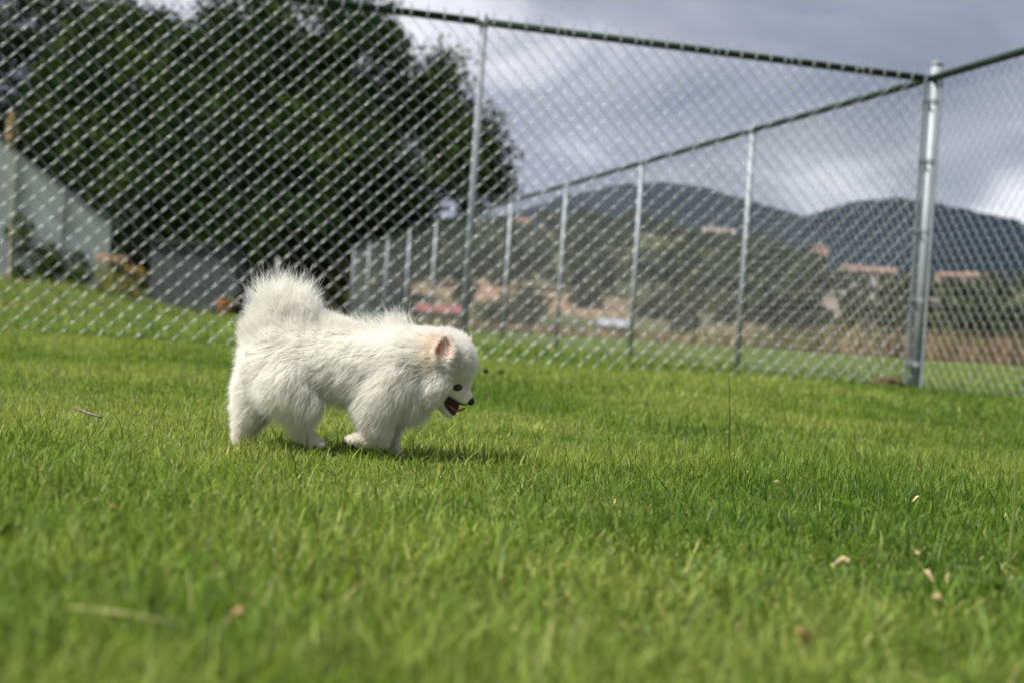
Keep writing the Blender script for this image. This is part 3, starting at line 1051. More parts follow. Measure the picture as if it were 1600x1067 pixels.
# verge of dry grass at the far edge of the lawn
n_ = 9000
ty_ = rng.uniform(58, 90, n_)
tpx = rng.uniform(620, 1750, n_)
hx_ = (tpx - 800) / F * ty_
keep = vnoise(hx_, ty_, .25, 31) > .38 - .25 * smooth(1000, 1300, tpx)
hx_, ty_, tpx = hx_[keep], ty_[keep], tpx[keep]
n_ = len(hx_)
hh_ = (0.55 + 1.0 * smooth(1000, 1350, tpx)) * rng.uniform(.5, 1.15, n_)
c1, c2, c3 = np.array([.30, .22, .12]), np.array([.16, .15, .05]), np.array([.20, .12, .08])
sel = vnoise(hx_, ty_, .12, 33)[:, None] + rng.normal(0, .15, (n_, 1))
col = np.where(sel < .4, c2, np.where(sel < .7, c1, c3)) * rng.uniform(.6, 1.2, (n_, 1))
v, q, t, c = blades(np.stack([hx_, ty_, ground_z(hx_, ty_) - .02], -1), hh_, rng.uniform(.05, .11, n_), rng.random(n_) * 6.28, np.abs(rng.normal(.15, .12, n_)), np.abs(rng.normal(.4, .3, n_)), col, 2)
dg = link('dry_grass', mesh_np('dry_grass', v, [q, t], c), M['dry'])
tag(dg, 'tan and brown dry grass along the far edge of the lawn', kind='stuff')

# houses on the hillside
M['win'] = noise_mat('dark_window', (.03, .035, .04), (.05, .055, .06), 4, .2)
def house(px, py, Y, wpx, hpx, wall_c, roof_c, label, rz=0.1, on_hill=True):
    p = W(px, py, Y)
    z = float(hill_z(p.x, Y)) if Y > HR0 + 5 else gz(p.x, Y)
    s = Y / F
    w, h, d = wpx * s, hpx * s, wpx * s * .7
    root = empty('house', (p.x, Y, z), rz)
    tag(root, label, 'house')
    wm = noise_mat('house_wall', tuple(c * .85 for c in wall_c), wall_c, 2, .85)
    rm = noise_mat('house_roof', tuple(c * .75 for c in roof_c), roof_c, 3, .8)
    mb = MB(); mb.box((0, 0, h * .35 - .6), (w, d, h * .7 + 1.2))
    mb.add([(-w / 2, -d / 2, h * .7), (-w / 2, d / 2, h * .7), (-w / 2, 0, h * .97), (w / 2, -d / 2, h * .7), (w / 2, d / 2, h * .7), (w / 2, 0, h * .97)], [(0, 2, 1), (3, 4, 5)])
    mb.build('wall', wm, root)
    rt = MB()
    ov = .25
    for sg in (-1, 1):
        a = [(-w / 2 - ov, sg * (d / 2 + ov), h * .66), (w / 2 + ov, sg * (d / 2 + ov), h * .66), (w / 2 + ov, sg * .02, h * 1.0), (-w / 2 - ov, sg * .02, h * 1.0)]
        rt.add(a + [(x_, y_, z_ + .14) for x_, y_, z_ in a], [(0, 1, 2, 3), (7, 6, 5, 4), (0, 4, 5, 1), (1, 5, 6, 2), (2, 6, 7, 3), (3, 7, 4, 0)])
    rt.build('roof', rm, root)
    for k in (-.28, .28):
        mb = MB(); mb.box((k * w, -d / 2 - .02, h * .38), (w * .16, .08, h * .22)); mb.build('window', M['win'], root)
    mb = MB(); mb.box((0, -d / 2 - .02, h * .22), (w * .13, .08, h * .44)); mb.build('door', M['win'], root)


RED, ORG = (.24, .10, .095), (.21, .14, .11)
house(688, 500, 84, 66, 34, (.30, .30, .33), RED, 'low pale house with a red roof at the left foot of the hillside', .05)
house(960, 500, 90, 40, 30, (.34, .35, .35), (.27, .28, .29), 'small pale grey house at the foot of the hillside', -.1)
house(1274, 430, 235, 26, 52, (.24, .15, .11), ORG, 'narrow orange brick house standing on the shoulder of the hill', .2)
house(1335, 455, 250, 42, 26, (.32, .30, .285), ORG, 'wide pale house with an orange roof left of the corner post', .1)
house(1378, 452, 262, 34, 24, (.31, .27, .25), (.21, .14, .11), 'small pale house with a rusty roof nearest the corner post', -.2)
house(1480, 455, 255, 34, 22, (.29, .24, .20), ORG, 'orange roofed house just right of the corner post', .1)
house(1522, 458, 262, 36, 22, (.30, .26, .22), (.22, .15, .115), 'orange roofed house near the right edge of the hill', -.1)
house(858, 380, 288, 26, 18, (.36, .38, .42), (.12, .18, .34), 'tiny house with a blue roof on the hill crest', .1)
house(815, 380, 285, 22, 20, (.27, .2, .17), (.22, .13, .11), 'tiny rust coloured house on the hill crest', .2)
house(1120, 385, 280, 46, 20, (.36, .30, .29), (.30, .24, .22), 'long pinkish grey house on the hill crest', 0)
house(735, 388, 275, 44, 18, (.32, .30, .30), (.28, .22, .2), 'long dull house high on the left of the hillside', .1)

# ------------------------------------------------------------------ small things on the lawn
def rock(name, p, size, label, mat, cat, squash=.6, group=None):
    bm = bmesh.new()
    bmesh.ops.create_icosphere(bm, subdivisions=3, radius=1)
    sd_ = random.uniform(0, 50)
    for v in bm.verts:
        f = 1 + .5 * mnoise.noise(v.co * 1.3 + Vector((sd_, 0, 0))) + .2 * mnoise.noise(v.co * 3.1 + Vector((0, sd_, 0)))
        v.co = Vector((v.co.x * f, v.co.y * f * .8, v.co.z * f * squash)) * size
    me = bpy.data.meshes.new(name); bm.to_mesh(me); bm.free()
    me.polygons.foreach_set('use_smooth', np.ones(len(me.polygons), bool))
    o = link(name, me, mat)
    o.location = p
    return tag(o, label, cat, group)


M['moss'] = noise_mat('mossy_stone', (.05, .035, .022), (.10, .095, .03), 9, .95, bump=.6, c3=(.07, .06, .025))
M['clod'] = noise_mat('dark_soil_clod', (.018, .014, .010), (.04, .03, .022), 40, .95, bump=.6)
p = W(1392, 600, 9.25)
rock('stone', (p.x, 9.25, gz(p.x, 9.25) + .03), .09, 'mossy brown stone lying against the corner post', M['moss'], 'stone', .55)
for px, lab in ((759, 'dark soil clod just right of the head of the dog'), (783, 'dark soil clod farther right of the head of the dog')):
    p = W(px, 573, 6.4)
    rock('soil_clod', (p.x, 6.4, gz(p.x, 6.4) + .026), .013, lab, M['clod'], 'clod', .9)


def ground_hit(px, py, lift):
    d = px_dir(px, py)
    Y = 1.0
    for _ in range(40):
        z = CAMH + d.z * Y
        Y = Y + (z - gz(d.x * Y, Y) - lift) / max(-d.z, 1e-3) * .8
    return Vector((d.x * Y, Y, CAMH + d.z * Y))


M['leafdry'] = noise_mat('dead_leaf', (.50, .36, .18), (.66, .54, .33), 60, .8)
M['leafpink'] = noise_mat('withered_petal', (.34, .20, .09), (.46, .30, .15), 60, .8)
def dead_leaf(px, py, size, label, mat, rz):
    size *= .85
    p = ground_hit(px, py, .022)
    V, Q = [], []
    for i in range(6):
        for j in range(4):
            u, v = i / 5, j / 3 - .5
            w = math.sin(PI * (.06 + .9 * u)) * (.30 + .10 * math.sin(u * 5))
            V.append(((u - .5) * size, v * w * size, size * (.26 * math.sin(u * 4 + 1) + 2.2 * v * v * w + random.uniform(-.06, .06))))
    for i in range(5):
        for j in range(3):
            a = i * 4 + j
            Q.append((a, a + 1, a + 5, a + 4))
    me = mesh_np('dead_leaf', V, [Q], None, True)
    o = link('dead_leaf', me, mat)
    o.location = p; o.rotation_euler = (random.uniform(.3, .8), random.uniform(-.4, .4), rz)
    md = o.modifiers.new('thick', 'SOLIDIFY'); md.thickness = .0006
    tag(o, label, 'leaf')


dead_leaf(1216, 757, .020, 'pale curled dead leaf lying alone in the middle distance of the lawn', M['leafdry'], .4)
dead_leaf(1432, 866, .019, 'pale tan dead leaf upper of the pair on the right of the lawn', M['leafdry'], 1.2)
dead_leaf(1452, 900, .014, 'narrow tan dead leaf just below the pale one on the right', M['leafdry'], -.9)
dead_leaf(1312, 880, .021, 'tan crumpled dead leaf left of the pale pair on the lawn', M['leafdry'], 2.0)
dead_leaf(1468, 940, .019, 'ochre dead leaf near the lower right of the lawn', M['leafdry'], .1)
dead_leaf(1254, 1000, .026, 'rust orange dead leaf nearest the bottom edge', M['leafpink'], .7)
dead_leaf(1430, 780, .016, 'light straw coloured leaf scrap below the corner post', M['leafdry'], 1.7)
dead_leaf(365, 965, .018, 'pinkish dead leaf in the blurred grass at lower left', M['leafpink'], 2.2)
dead_leaf(178, 792, .012, 'small rusty leaf scrap in the left foreground grass', M['leafpink'], .3)


def stick(pxs, r, label, mat, name, lift=.024, cat='stick'):
    pts = [ground_hit(a, b_, lift + c_) for a, b_, c_ in pxs]
    mb = MB(); mb.tube(pts, [r, r * 1.1, r * .9, r * .5][:len(pts)] if len(pts) > 2 else [r, r * .7], 7)
    o = mb.build(name, mat, None, True)
    tag(o, label, cat)


M['twig'] = noise_mat('grey_twig', (.10, .075, .06), (.2, .16, .13), 60, .9)
M['straw2'] = noise_mat('straw_stalk', (.20, .20, .075), (.30, .28, .12), 40, .8)
stick([(116, 637, 0), (138, 645, .002), (157, 651, 0)], .0022, 'short grey twig lying on the grass at left', M['twig'], 'twig')
stick([(259, 592, .002), (285, 587, .005), (312, 582, .008)], .0016, 'pale straw stalk lying in the grass left of the dog', M['straw2'], 'straw_stalk', cat='stalk')
stick([(105, 948, 0), (190, 958, .002), (275, 974, 0)], .0015, 'thick pale straw stalk blurred in the lower left grass', M['straw2'], 'straw_stalk', cat='stalk')


def stalk(px, py0, py1, Y, r, label, mat, lean=0):
    b0 = W(px + lean, py0, Y)
    b0.z = gz(b0.x, Y)
    t_ = W(px, py1, Y)
    mb = MB(); mb.tube([b0, b0.lerp(t_, .5) + Vector((.002, 0, 0)), t_], [r, r * .8, r * .4], 6)
    o = mb.build('grass_stalk', mat)
    tag(o, label, 'stalk')


M['darkstalk'] = noise_mat('dark_stalk', (.012, .018, .008), (.03, .04, .012), 40, .6)
M['greenstalk'] = noise_mat('green_stalk', (.10, .16, .03), (.16, .21, .05), 40, .5)
stalk(1139, 660, 587, 2.9, .0012, 'thin dark grass stalk standing alone before the far lawn', M['darkstalk'], 3)
stalk(1588, 850, 705, 1.55, .0022, 'tall green grass stalk by the right edge', M['greenstalk'], -10)
stalk(556, 965, 850, 1.05, .0013, 'dark upright stalk blurred in the foreground below the dog', M['darkstalk'], 2)

def weed(px, py, size, nl, label, col):
    p = ground_hit(px, py, 0.0)
    root = empty('weed', tuple(p))
    tag(root, label, 'weed')
    for i in range(nl):
        az = 6.283 * i / nl + random.uniform(-.4, .4)
        el = random.uniform(.25, 1.0)
        L = size * random.uniform(.7, 1.15)
        V, Q = [], []
        for k in range(6):
            u = k / 5
            r_ = L * u * math.cos(el * (1 - .5 * u))
            z_ = L * u * math.sin(el * (1 - .6 * u))
            wv = L * .17 * math.sin(PI * (.06 + .94 * u) ** .8)
            for j in (-1, 0, 1):
                V.append((r_ * math.cos(az) - math.sin(az) * wv * j, r_ * math.sin(az) + math.cos(az) * wv * j, z_ + abs(j) * wv * .35))
        for k in range(5):
            for j in range(2):
                a = k * 3 + j
                Q.append((a, a + 1, a + 4, a + 3))
        link('leaf', mesh_np('leaf', V, [Q], np.tile(np.array(col) * random.uniform(.8, 1.2), (18, 1)), True), M['grass'], root)


weed(1562, 925, .055, 6, 'broad leafed weed standing blurred near the right edge', (.10, .17, .045))
weed(28, 850, .05, 7, 'dark broad leafed weed at the left edge of the lawn', (.03, .075, .018))
weed(1185, 745, .04, 7, 'small broad weed just left of the pale dead leaf', (.10, .18, .02))
weed(1330, 800, .05, 7, 'bright green weed tuft between the scattered dead leaves', (.11, .20, .022))
weed(250, 905, .05, 7, 'wide leafed weed above the straw stalk at lower left', (.09, .17, .016))

# ------------------------------------------------------------------ dog
DY = 2.35
def D(px, py, dz=0.0):
    """Point on the dog: photograph pixel at the dog's distance, dz millimetres farther away."""
    return W(px, py, DY + dz * .001)


root_p = D(500, 700, 0)
dog = empty('dog', (root_p.x, DY, gz(root_p.x, DY)))
tag(dog, 'fluffy white puppy walking on the lawn with head lowered and mouth open', 'dog')
DINV = Matrix.Translation(-Vector(dog.location))

# (p0, p1, r0, r1 in mm, fur length mm, lie direction in picture axes (right, depth, up), lift)
PR_ = [
    ((440, 560, 0), (530, 563, 0), 42, 40, 34, (-.75, 0, -.3), .62),
    ((530, 563, 0), (622, 578, 0), 41, 44, 36, (-.6, 0, -.45), .55),
    ((618, 588, 0), (650, 604, 0), 42, 27, 42, (-.25, 0, -.9), .5),
    ((630, 560, 0), (688, 560, 0), 42, 34, 23, (-.85, 0, .1), .6),
    ((698, 560, 0), (709, 571, 0), 35, 29, 17, (-.3, 0, .35), .95),
    ((702, 596, 0), (728, 620, 0), 21.5, 11.5, 4.5, (-.7, 0, .5), .45),
    ((712, 582, 0), (719, 596, 0), 21, 16, 7, (-.2, 0, .5), .8),
    ((703, 605, -6), (725, 624, -3), 13, 8.5, 3.0, (-.7, 0, .3), .45),
    ((703, 605, 6), (725, 624, 3), 13, 8.5, 3.0, (-.7, 0, .3), .45),
    ((684, 594, -17), (676, 610, -18), 23, 16, 20, (-.6, -.1, -.6), .6),
    ((684, 594, 17), (676, 610, 18), 23, 16, 20, (-.6, .1, -.6), .6),
    ((682, 620, 0), (702, 646, 0), 10.0, 6.0, 3.0, (-.5, 0, -.5), .5),
    # tail curled forward over the back
    ((419, 530, 0), (434, 488, 0), 27, 13, 34, (-.22, 0, .95), .5),
    ((434, 488, 0), (480, 508, 0), 14, 18, 35, (.2, 0, 1.0), .45),
    ((482, 513, 0), (535, 532, 0), 18, 20, 20, (-.15, 0, .8), .5),
    ((428, 530, 0), (500, 532, 0), 31, 25, 24, (-.25, 0, .6), .55),
    # hind legs, far then near
    ((414, 594, 28), (396, 646, 30), 33, 17, 25, (-.75, 0, -.55), .6),
    ((396, 646, 30), (381, 674, 30), 14, 9, 20, (-.8, 0, -.6), .6),
    ((379, 674, 30), (375, 690, 28), 9.5, 9, 8, (-.6, 0, -.6), .4),
    ((450, 588, -26), (480, 626, -31), 34, 19, 36, (-.6, 0, -.8), .5),
    ((480, 626, -31), (468, 660, -32), 18, 9.5, 24, (-.55, 0, -.85), .55),
    ((468, 660, -32), (488, 688, -32), 9, 7.5, 12, (-.5, 0, -.8), .5),
    ((488, 689, -32), (499, 693, -33), 8.0, 7.5, 3, (.3, 0, -.3), .4),
    # front legs, near (folded back) then far (planted)
    ((602, 602, -25), (590, 642, -29), 31, 17, 36, (-.6, 0, -.75), .5),
    ((590, 642, -29), (600, 674, -30), 16, 10, 24, (-.5, 0, -.8), .55),
    ((600, 676, -30), (562, 684, -31), 9.5, 8, 13, (-.7, 0, -.6), .5),
    ((562, 684, -31), (547, 687, -31), 8.5, 8, 3, (-.8, 0, -.2), .4),
    ((622, 622, 22), (616, 664, 22), 22, 9.5, 18, (-.4, 0, -.8), .5),
    ((616, 664, 22), (617, 702, 22), 8.5, 6.5, 4, (0, 0, -.9), .4),
    ((617, 704, 20), (623, 711, 16), 7.5, 7, 3, (.2, 0, -.5), .4),
]
bm = bmesh.new()
prims = []
for (a, b_, r0, r1, fl, lie, lift) in PR_:
    pa, pb_ = D(*a), D(*b_)
    r0, r1 = r0 * .001, r1 * .001
    prims.append((np.array(pa), np.array(pb_), r0, r1, fl * .001, np.array(lie, float), lift))
    ns = max(2, int((pb_ - pa).length / (min(r0, r1) * .35)) + 1)
    for i in range(ns):
        t = i / (ns - 1)
        mtx = Matrix.Translation(pa.lerp(pb_, t) - Vector(dog.location)) @ Matrix.Scale(r0 + (r1 - r0) * t, 4)
        bmesh.ops.create_icosphere(bm, subdivisions=2, radius=1, matrix=mtx)
me = bpy.data.meshes.new('body_raw'); bm.to_mesh(me); bm.free()
tmp = bpy.data.objects.new('body_raw', me); C.objects.link(tmp)
md = tmp.modifiers.new('remesh', 'REMESH'); md.mode = 'VOXEL'; md.voxel_size = .0026
md = tmp.modifiers.new('smooth', 'SMOOTH'); md.factor = .5; md.iterations = 6
dg_ = bpy.context.evaluated_depsgraph_get()
body_me = bpy.data.meshes.new_from_object(tmp.evaluated_get(dg_))
bpy.data.objects.remove(tmp)
body_me.name = 'body'
body_me.polygons.foreach_set('use_smooth', np.ones(len(body_me.polygons), bool))
body_me.materials.clear()
M['skin'] = noise_mat('cream_skin_fur', (.70, .64, .54), (.80, .75, .66), 90, .9, bump=.25, bump_scale=600, spec=.1)
body = link('body', body_me, M['skin'], dog)

nv = len(body_me.vertices)
bv = np.empty(nv * 3, np.float32); body_me.vertices.foreach_get('co', bv); bv = bv.reshape(-1, 3)
bn = np.empty(nv * 3, np.float32); body_me.vertices.foreach_get('normal', bn); bn = bn.reshape(-1, 3)
body_me.calc_loop_triangles()
nt_ = len(body_me.loop_triangles)
tri = np.empty(nt_ * 3, np.int32); body_me.loop_triangles.foreach_get('vertices', tri); tri = tri.reshape(-1, 3)
e1, e2 = bv[tri[:, 1]] - bv[tri[:, 0]], bv[tri[:, 2]] - bv[tri[:, 0]]
area = np.linalg.norm(np.cross(e1, e2), axis=1) * .5

dl = np.array(dog.location)
LP = [(p0 - dl, p1 - dl, r0, r1, fl, lie, lift) for p0, p1, r0, r1, fl, lie, lift in prims]
rgt, upv = np.array(right), np.array(up)
fwd = np.array([0, 1.0, 0])


def sample_fur(nh, seed):
    r_ = np.random.default_rng(seed)
    ti = r_.choice(nt_, nh, p=area / area.sum())
    u = r_.random(nh); v = r_.random(nh)
    fl_ = u + v > 1
    u[fl_], v[fl_] = 1 - u[fl_], 1 - v[fl_]
    p = bv[tri[ti, 0]] + e1[ti] * u[:, None] + e2[ti] * v[:, None]
    w0 = (1 - u - v)[:, None]
    nn = bn[tri[ti, 0]] * w0 + bn[tri[ti, 1]] * u[:, None] + bn[tri[ti, 2]] * v[:, None]
    nn /= np.linalg.norm(nn, axis=1, keepdims=True)
    return p, nn


def fur_params(p):
    ws, L_, LIE, LF = 0, 0, 0, 0
    for p0, p1, r0, r1, fl, lie, lift in LP:
        d = p1 - p0
        t = np.clip(((p - p0) @ d) / (d @ d), 0, 1)
        dist = np.linalg.norm(p - (p0 + t[:, None] * d), axis=1) - (r0 + (r1 - r0) * t)
        w = np.exp(-np.clip(dist, -.004, 1) / .004) + 1e-9
        ws = ws + w
        L_ = L_ + w * fl
        ld = rgt * lie[0] + fwd * lie[1] + upv * lie[2]
        LIE = LIE + w[:, None] * ld
        LF = LF + w * lift
    return L_ / ws, LIE / ws[:, None], LF / ws


EYE = np.array(D(714, 605, -19)) - dl
EYE2 = np.array(D(716, 605, 19)) - dl
NOSE = np.array(D(735, 626, 0)) - dl
MOUTH0, MOUTH1 = np.array(D(693, 620, 0)) - dl, np.array(D(712, 640, 0)) - dl
EARC = np.array(D(691, 545, -33)) - dl


def grow(p, nn, K, seed):
    r_ = np.random.default_rng(seed)
    nh = len(p)
    L_, LIE, LF = fur_params(p)
    L_ = L_ * r_.uniform(.5, 1.2, nh) * np.where(r_.random(nh) < .04, 1.35, 1.0)
    # face: very short near eye, nose and lips
    for c_, rad in ((EYE, .014), (EYE2, .014), (NOSE, .016)):
        dd = np.linalg.norm(p - c_, axis=1)
        L_ = np.where(dd < rad, L_ * .35, L_)
    pts = np.empty((nh, K, 3))
    pts[:, 0] = p
    side = r_.normal(0, .22, (nh, 3))
    q_ = p.copy()
    for i in range(1, K):
        t = i / (K - 1)
        d = nn * (LF * (1.05 - .75 * t))[:, None] + LIE * (.35 + .75 * t) + side + np.array([0, 0, -.10]) * t
        d /= np.linalg.norm(d, axis=1, keepdims=True)
        q_ = q_ + d * (L_ / (K - 1))[:, None]
        pts[:, i] = q_
    return pts, L_


K = 6
NC = 2600
cp_, cn_ = sample_fur(NC, 11)
cpts, cL = grow(cp_, cn_, K, 12)
kd = KDTree(NC)
for i in range(NC): kd.insert(cp_[i], i)
kd.balance()
NH = 270000
hp, hn = sample_fur(NH, 21)
# no hair inside the mouth, on the nose or on the eyeballs
axis = MOUTH1 - MOUTH0
tm_ = np.clip(((hp - MOUTH0) @ axis) / (axis @ axis), 0, 1)
dm = np.linalg.norm(hp - (MOUTH0 + tm_[:, None] * axis), axis=1)
okm = (np.linalg.norm(hp - EYE, axis=1) > .0085) & (np.linalg.norm(hp - EYE2, axis=1) > .0085) & (np.linalg.norm(hp - NOSE, axis=1) > .008)
rel = hp - EARC
inear = (np.abs(rel @ rgt) < .010) & (np.abs(rel @ upv) < .015) & (rel[:, 1] < .02)
ok = okm & ~inear
hp, hn = hp[ok], hn[ok]
NH = len(hp)
pts, HL = grow(hp, hn, K, 22)
near = np.array([kd.find(p_)[1] for p_ in hp])
tk = np.linspace(0, 1, K)[None, :, None]
target = cpts[near] + (hp - cp_[near])[:, None, :] * (1 - .75 * tk)
scale = (HL / np.maximum(cL[near], 1e-5))[:, None, None]
target = hp[:, None, :] + (target - hp[:, None, :]) * np.clip(scale, .3, 1.3)
long_ = np.clip((HL - .004) / .02, 0, 1)[:, None, None]
amt = .62 * tk ** .9 * long_ * rng.uniform(.15, 1.0, (NH, 1, 1))
pts = pts * (1 - amt) + target * amt
# loose wave
ph = rng.random((NH, 1, 1)) * 6.28
wob = np.sin(tk * 7 + ph) * .0018 * long_ * tk
pts = pts + wob * rng.normal(size=(NH, 1, 3))

# ear tufts and back ruff added as free hairs
def tuft(center, spread, direction, length, n2, seed):
    r_ = np.random.default_rng(seed)
    b0 = np.array(center) + r_.normal(size=(n2, 3)) * spread
    d = np.array(direction, float) + r_.normal(0, .28, (n2, 3))
    d /= np.linalg.norm(d, axis=1, keepdims=True)
    ln = length * r_.uniform(.5, 1.1, n2)
    cv = r_.normal(0, .15, (n2, 3))
    t = np.linspace(0, 1, K)[None, :, None]
    return b0[:, None, :] + d[:, None, :] * ln[:, None, None] * t + cv[:, None, :] * ln[:, None, None] * t * t


def dvec(a, b_, c_): return rgt * a + fwd * b_ + upv * c_
extra = []
ecol = []
WHT, PCH = np.array([.935, .92, .875]), np.array([.88, .76, .60])
for (px, py, dz, sp, dr, ln, n2, cc_) in (
        (612, 520, 0, .008, (-.35, 0, .9), .030, 420, WHT), (632, 518, 0, .007, (-.35, 0, .9), .030, 420, WHT), (585, 522, 0, .009, (-.55, 0, .8), .024, 400, WHT),
        (560, 520, 0, .009, (-.6, 0, .7), .022, 400, WHT),
        (420, 470, 0, .010, (-.25, 0, .95), .036, 500, WHT), (445, 466, 0, .010, (.0, 0, 1), .036, 500, WHT), (470, 476, 0, .010, (.25, 0, .95), .036, 500, WHT),
        (412, 495, 0, .010, (-.6, 0, .75), .030, 400, WHT),
        (676, 552, -32, .006, (-.6, -.25, -.45), .017, 420, PCH), (680, 536, -31, .005, (-.5, -.25, .5), .013, 300, PCH),
        (672, 566, -33, .006, (-.5, -.25, -.7), .018, 300, PCH)):
    h = tuft(np.array(D(px, py, dz)) - dl, sp, dvec(*dr), ln, n2, int(px * 7 + py))
    extra.append(h); ecol.append(np.tile(cc_, (len(h), 1)))

# ear: a cupped shell, fur on its rim
M['earskin'] = noise_mat('pink_ear_skin', (.40, .13, .09), (.56, .25, .18), 120, .7, bump=.2, bump_scale=400)
def ear(px, py, dz, sgn, name='ear'):
    c_ = np.array(D(px, py, dz)) - dl
    V, Q = [], []
    nu, nvv = 9, 9
    for i in range(nu):
        for j in range(nvv):
            u, v = i / (nu - 1), j / (nvv - 1) * 2 - 1       # u base->tip, v across
            wdt = .0135 * (math.sin(PI * (.22 + .70 * u)) ** .8)
            cup = .010 * (v * v) * (1 - .3 * u) - .004
            a = v * wdt + .005 * u
            h_ = -.016 + .032 * u
            V.append(tuple(c_ + rgt * a + upv * h_ + fwd * (-sgn) * (cup - .003 * u)))
    for i in range(nu - 1):
        for j in range(nvv - 1):
            k0 = i * nvv + j
            Q.append((k0, k0 + 1, k0 + nvv + 1, k0 + nvv))
    mee = mesh_np(name, V, [Q], None, True)
    o = link(name, mee, M['earskin'], dog)
    md = o.modifiers.new('thick', 'SOLIDIFY'); md.thickness = .0012
    return np.array(V).reshape(nu, nvv, 3), c_


for sgn, (ex, ey, ez) in ((1, (691, 544, -43)), (-1, (693, 544, 43))):
    G, c_ = ear(ex, ey, ez, sgn)
    r_ = np.random.default_rng(5 + sgn)
    # rim hairs
    rim = np.concatenate([G[:, 0], G[:, -1], G[-1, :], G[-2, 1:-1]])
    n2 = 1500
    b0 = rim[r_.integers(0, len(rim), n2)] + r_.normal(0, .0018, (n2, 3))
    out = (b0 - c_); out /= np.linalg.norm(out, axis=1, keepdims=True)
    d = out * .7 + upv * .35 + fwd * (-sgn) * .25 + r_.normal(0, .3, (n2, 3)); d /= np.linalg.norm(d, axis=1, keepdims=True)
    t = np.linspace(0, 1, K)[None, :, None]
    ln = r_.uniform(.005, .011, n2)
    extra.append(b0[:, None, :] + d[:, None, :] * ln[:, None, None] * t)
    ecol.append(np.tile(WHT * .75 + PCH * .25, (n2, 1)))
    # hairs across the inside, from the front lower edge
    n2 = 90
    b0 = G[r_.integers(0, 6, n2), r_.integers(3, 8, n2)] + fwd * (-sgn) * .001
    d = dvec(-.3, -sgn * .35, .75) + r_.normal(0, .3, (n2, 3)); d /= np.linalg.norm(d, axis=1, keepdims=True)
    extra.append(b0[:, None, :] + d[:, None, :] * r_.uniform(.006, .012, n2)[:, None, None] * t)
    ecol.append(np.tile(WHT, (n2, 1)))

allp = np.concatenate([pts] + extra)
base_col = np.tile(np.array([.955, .935, .885]), (NH, 1)) * rng.uniform(.94, 1.03, (NH, 1))
# creamier legs and peach behind the ear, brownish damp feet
zl = hp[:, 2]
low = smooth(.055, .015, zl)[:, None]
base_col = base_col * (1 - low * .25) + np.array([.66, .58, .46]) * low * .25
pe = np.exp(-(np.linalg.norm(hp - (np.array(D(676, 550, -30)) - dl), axis=1) / .017) ** 2)[:, None]
base_col = base_col * (1 - pe * .4) + np.array([.88, .75, .57]) * pe * .4
allc = np.clip(np.concatenate([base_col] + ecol), 0, .965)
NT = len(allp)
hc_ = bpy.data.hair_curves.new('coat')
hc_.add_curves([K] * NT)
hc_.attributes['position'].data.foreach_set('vector', allp.astype(np.float32).ravel())
ra = hc_.attributes.get('radius') or hc_.attributes.new('radius', 'FLOAT', 'POINT')
rad = np.tile(np.array([.00020, .00020, .00019, .00016, .00011, .00004], np.float32), NT)
ra.data.foreach_set('value', rad)
ca = hc_.attributes.new('tint', 'FLOAT_COLOR', 'CURVE')
c4 = np.ones((NT, 4), np.float32); c4[:, :3] = allc
ca.data.foreach_set('color', c4.ravel())
fm, n, l, b = new_mat('white_fur')
at = N(n, 'ShaderNodeAttribute', attribute_name='tint')
l.new(at.outputs['Color'], b.inputs['Base Color'])
b.inputs['Roughness'].default_value = .6
b.inputs['Specular IOR Level'].default_value = .15
tl = N(n, 'ShaderNodeBsdfTranslucent'); l.new(at.outputs['Color'], tl.inputs[0])
mxs = N(n, 'ShaderNodeMixShader'); mxs.inputs[0].default_value = .55
l.new(b.outputs[0], mxs.inputs[1]); l.new(tl.outputs[0], mxs.inputs[2])
l.new(mxs.outputs[0], n['Material Output'].inputs[0])
hc_.materials.append(fm)
coat = bpy.data.objects.new('coat', hc_); C.objects.link(coat); coat.parent = dog

# face
def ellip(name, c_, radii, mat, axes=None, sub=3, parent=dog):
    bm = bmesh.new(); bmesh.ops.create_icosphere(bm, subdivisions=sub, radius=1)
    A = axes or (Vector(rgt), Vector((0, 1, 0)), Vector(upv))
    for v in bm.verts:
        v.co = Vector(c_) + A[0] * v.co.x * radii[0] + A[1] * v.co.y * radii[1] + A[2] * v.co.z * radii[2]
    mee = bpy.data.meshes.new(name); bm.to_mesh(mee); bm.free()
    mee.polygons.foreach_set('use_smooth', np.ones(len(mee.polygons), bool))
    return link(name, mee, mat, parent)


M['eye'] = noise_mat('dark_wet_eye', (.008, .005, .005), (.02, .012, .010), 200, .08, spec=.6)
M['rim'] = noise_mat('dark_eye_rim', (.05, .03, .024), (.09, .06, .05), 200, .6)
M['nose'] = noise_mat('black_nose', (.012, .012, .014), (.03, .03, .034), 300, .38, bump=.3, bump_scale=900)
M['mouth'] = noise_mat('mouth_lining', (.030, .006, .008), (.07, .012, .016), 120, .4)
M['tongue'] = noise_mat('pink_tongue', (.30, .06, .06), (.42, .10, .09), 200, .35)
M['lip'] = noise_mat('dark_lip', (.02, .012, .012), (.04, .025, .024), 200, .5)
for sgn, E_ in ((1, EYE), (-1, EYE2)):
    eo = ellip('eye', E_ + fwd * (.002 * sgn), (.0066, .0062, .0050), M['eye'])
    ro = ellip('eyelid', E_ + fwd * (.0042 * sgn), (.0084, .0056, .0060), M['rim'], None, 3, dog)
ad = (D(729, 619, 0) - D(704, 594, 0)).normalized()
ap = Vector((0, 1, 0)).cross(ad).normalized()
ellip('nose', NOSE, (.0072, .0080, .0068), M['nose'], (ad, Vector((0, 1, 0)), ap))
jd = (Vector(MOUTH1) - Vector(MOUTH0)).normalized()
jp = Vector((0, 1, 0)).cross(jd).normalized()
outl = [(688, 611), (699, 614), (711, 622), (718, 628), (716, 639), (712, 646.5), (706, 645), (698, 635), (691, 621)]
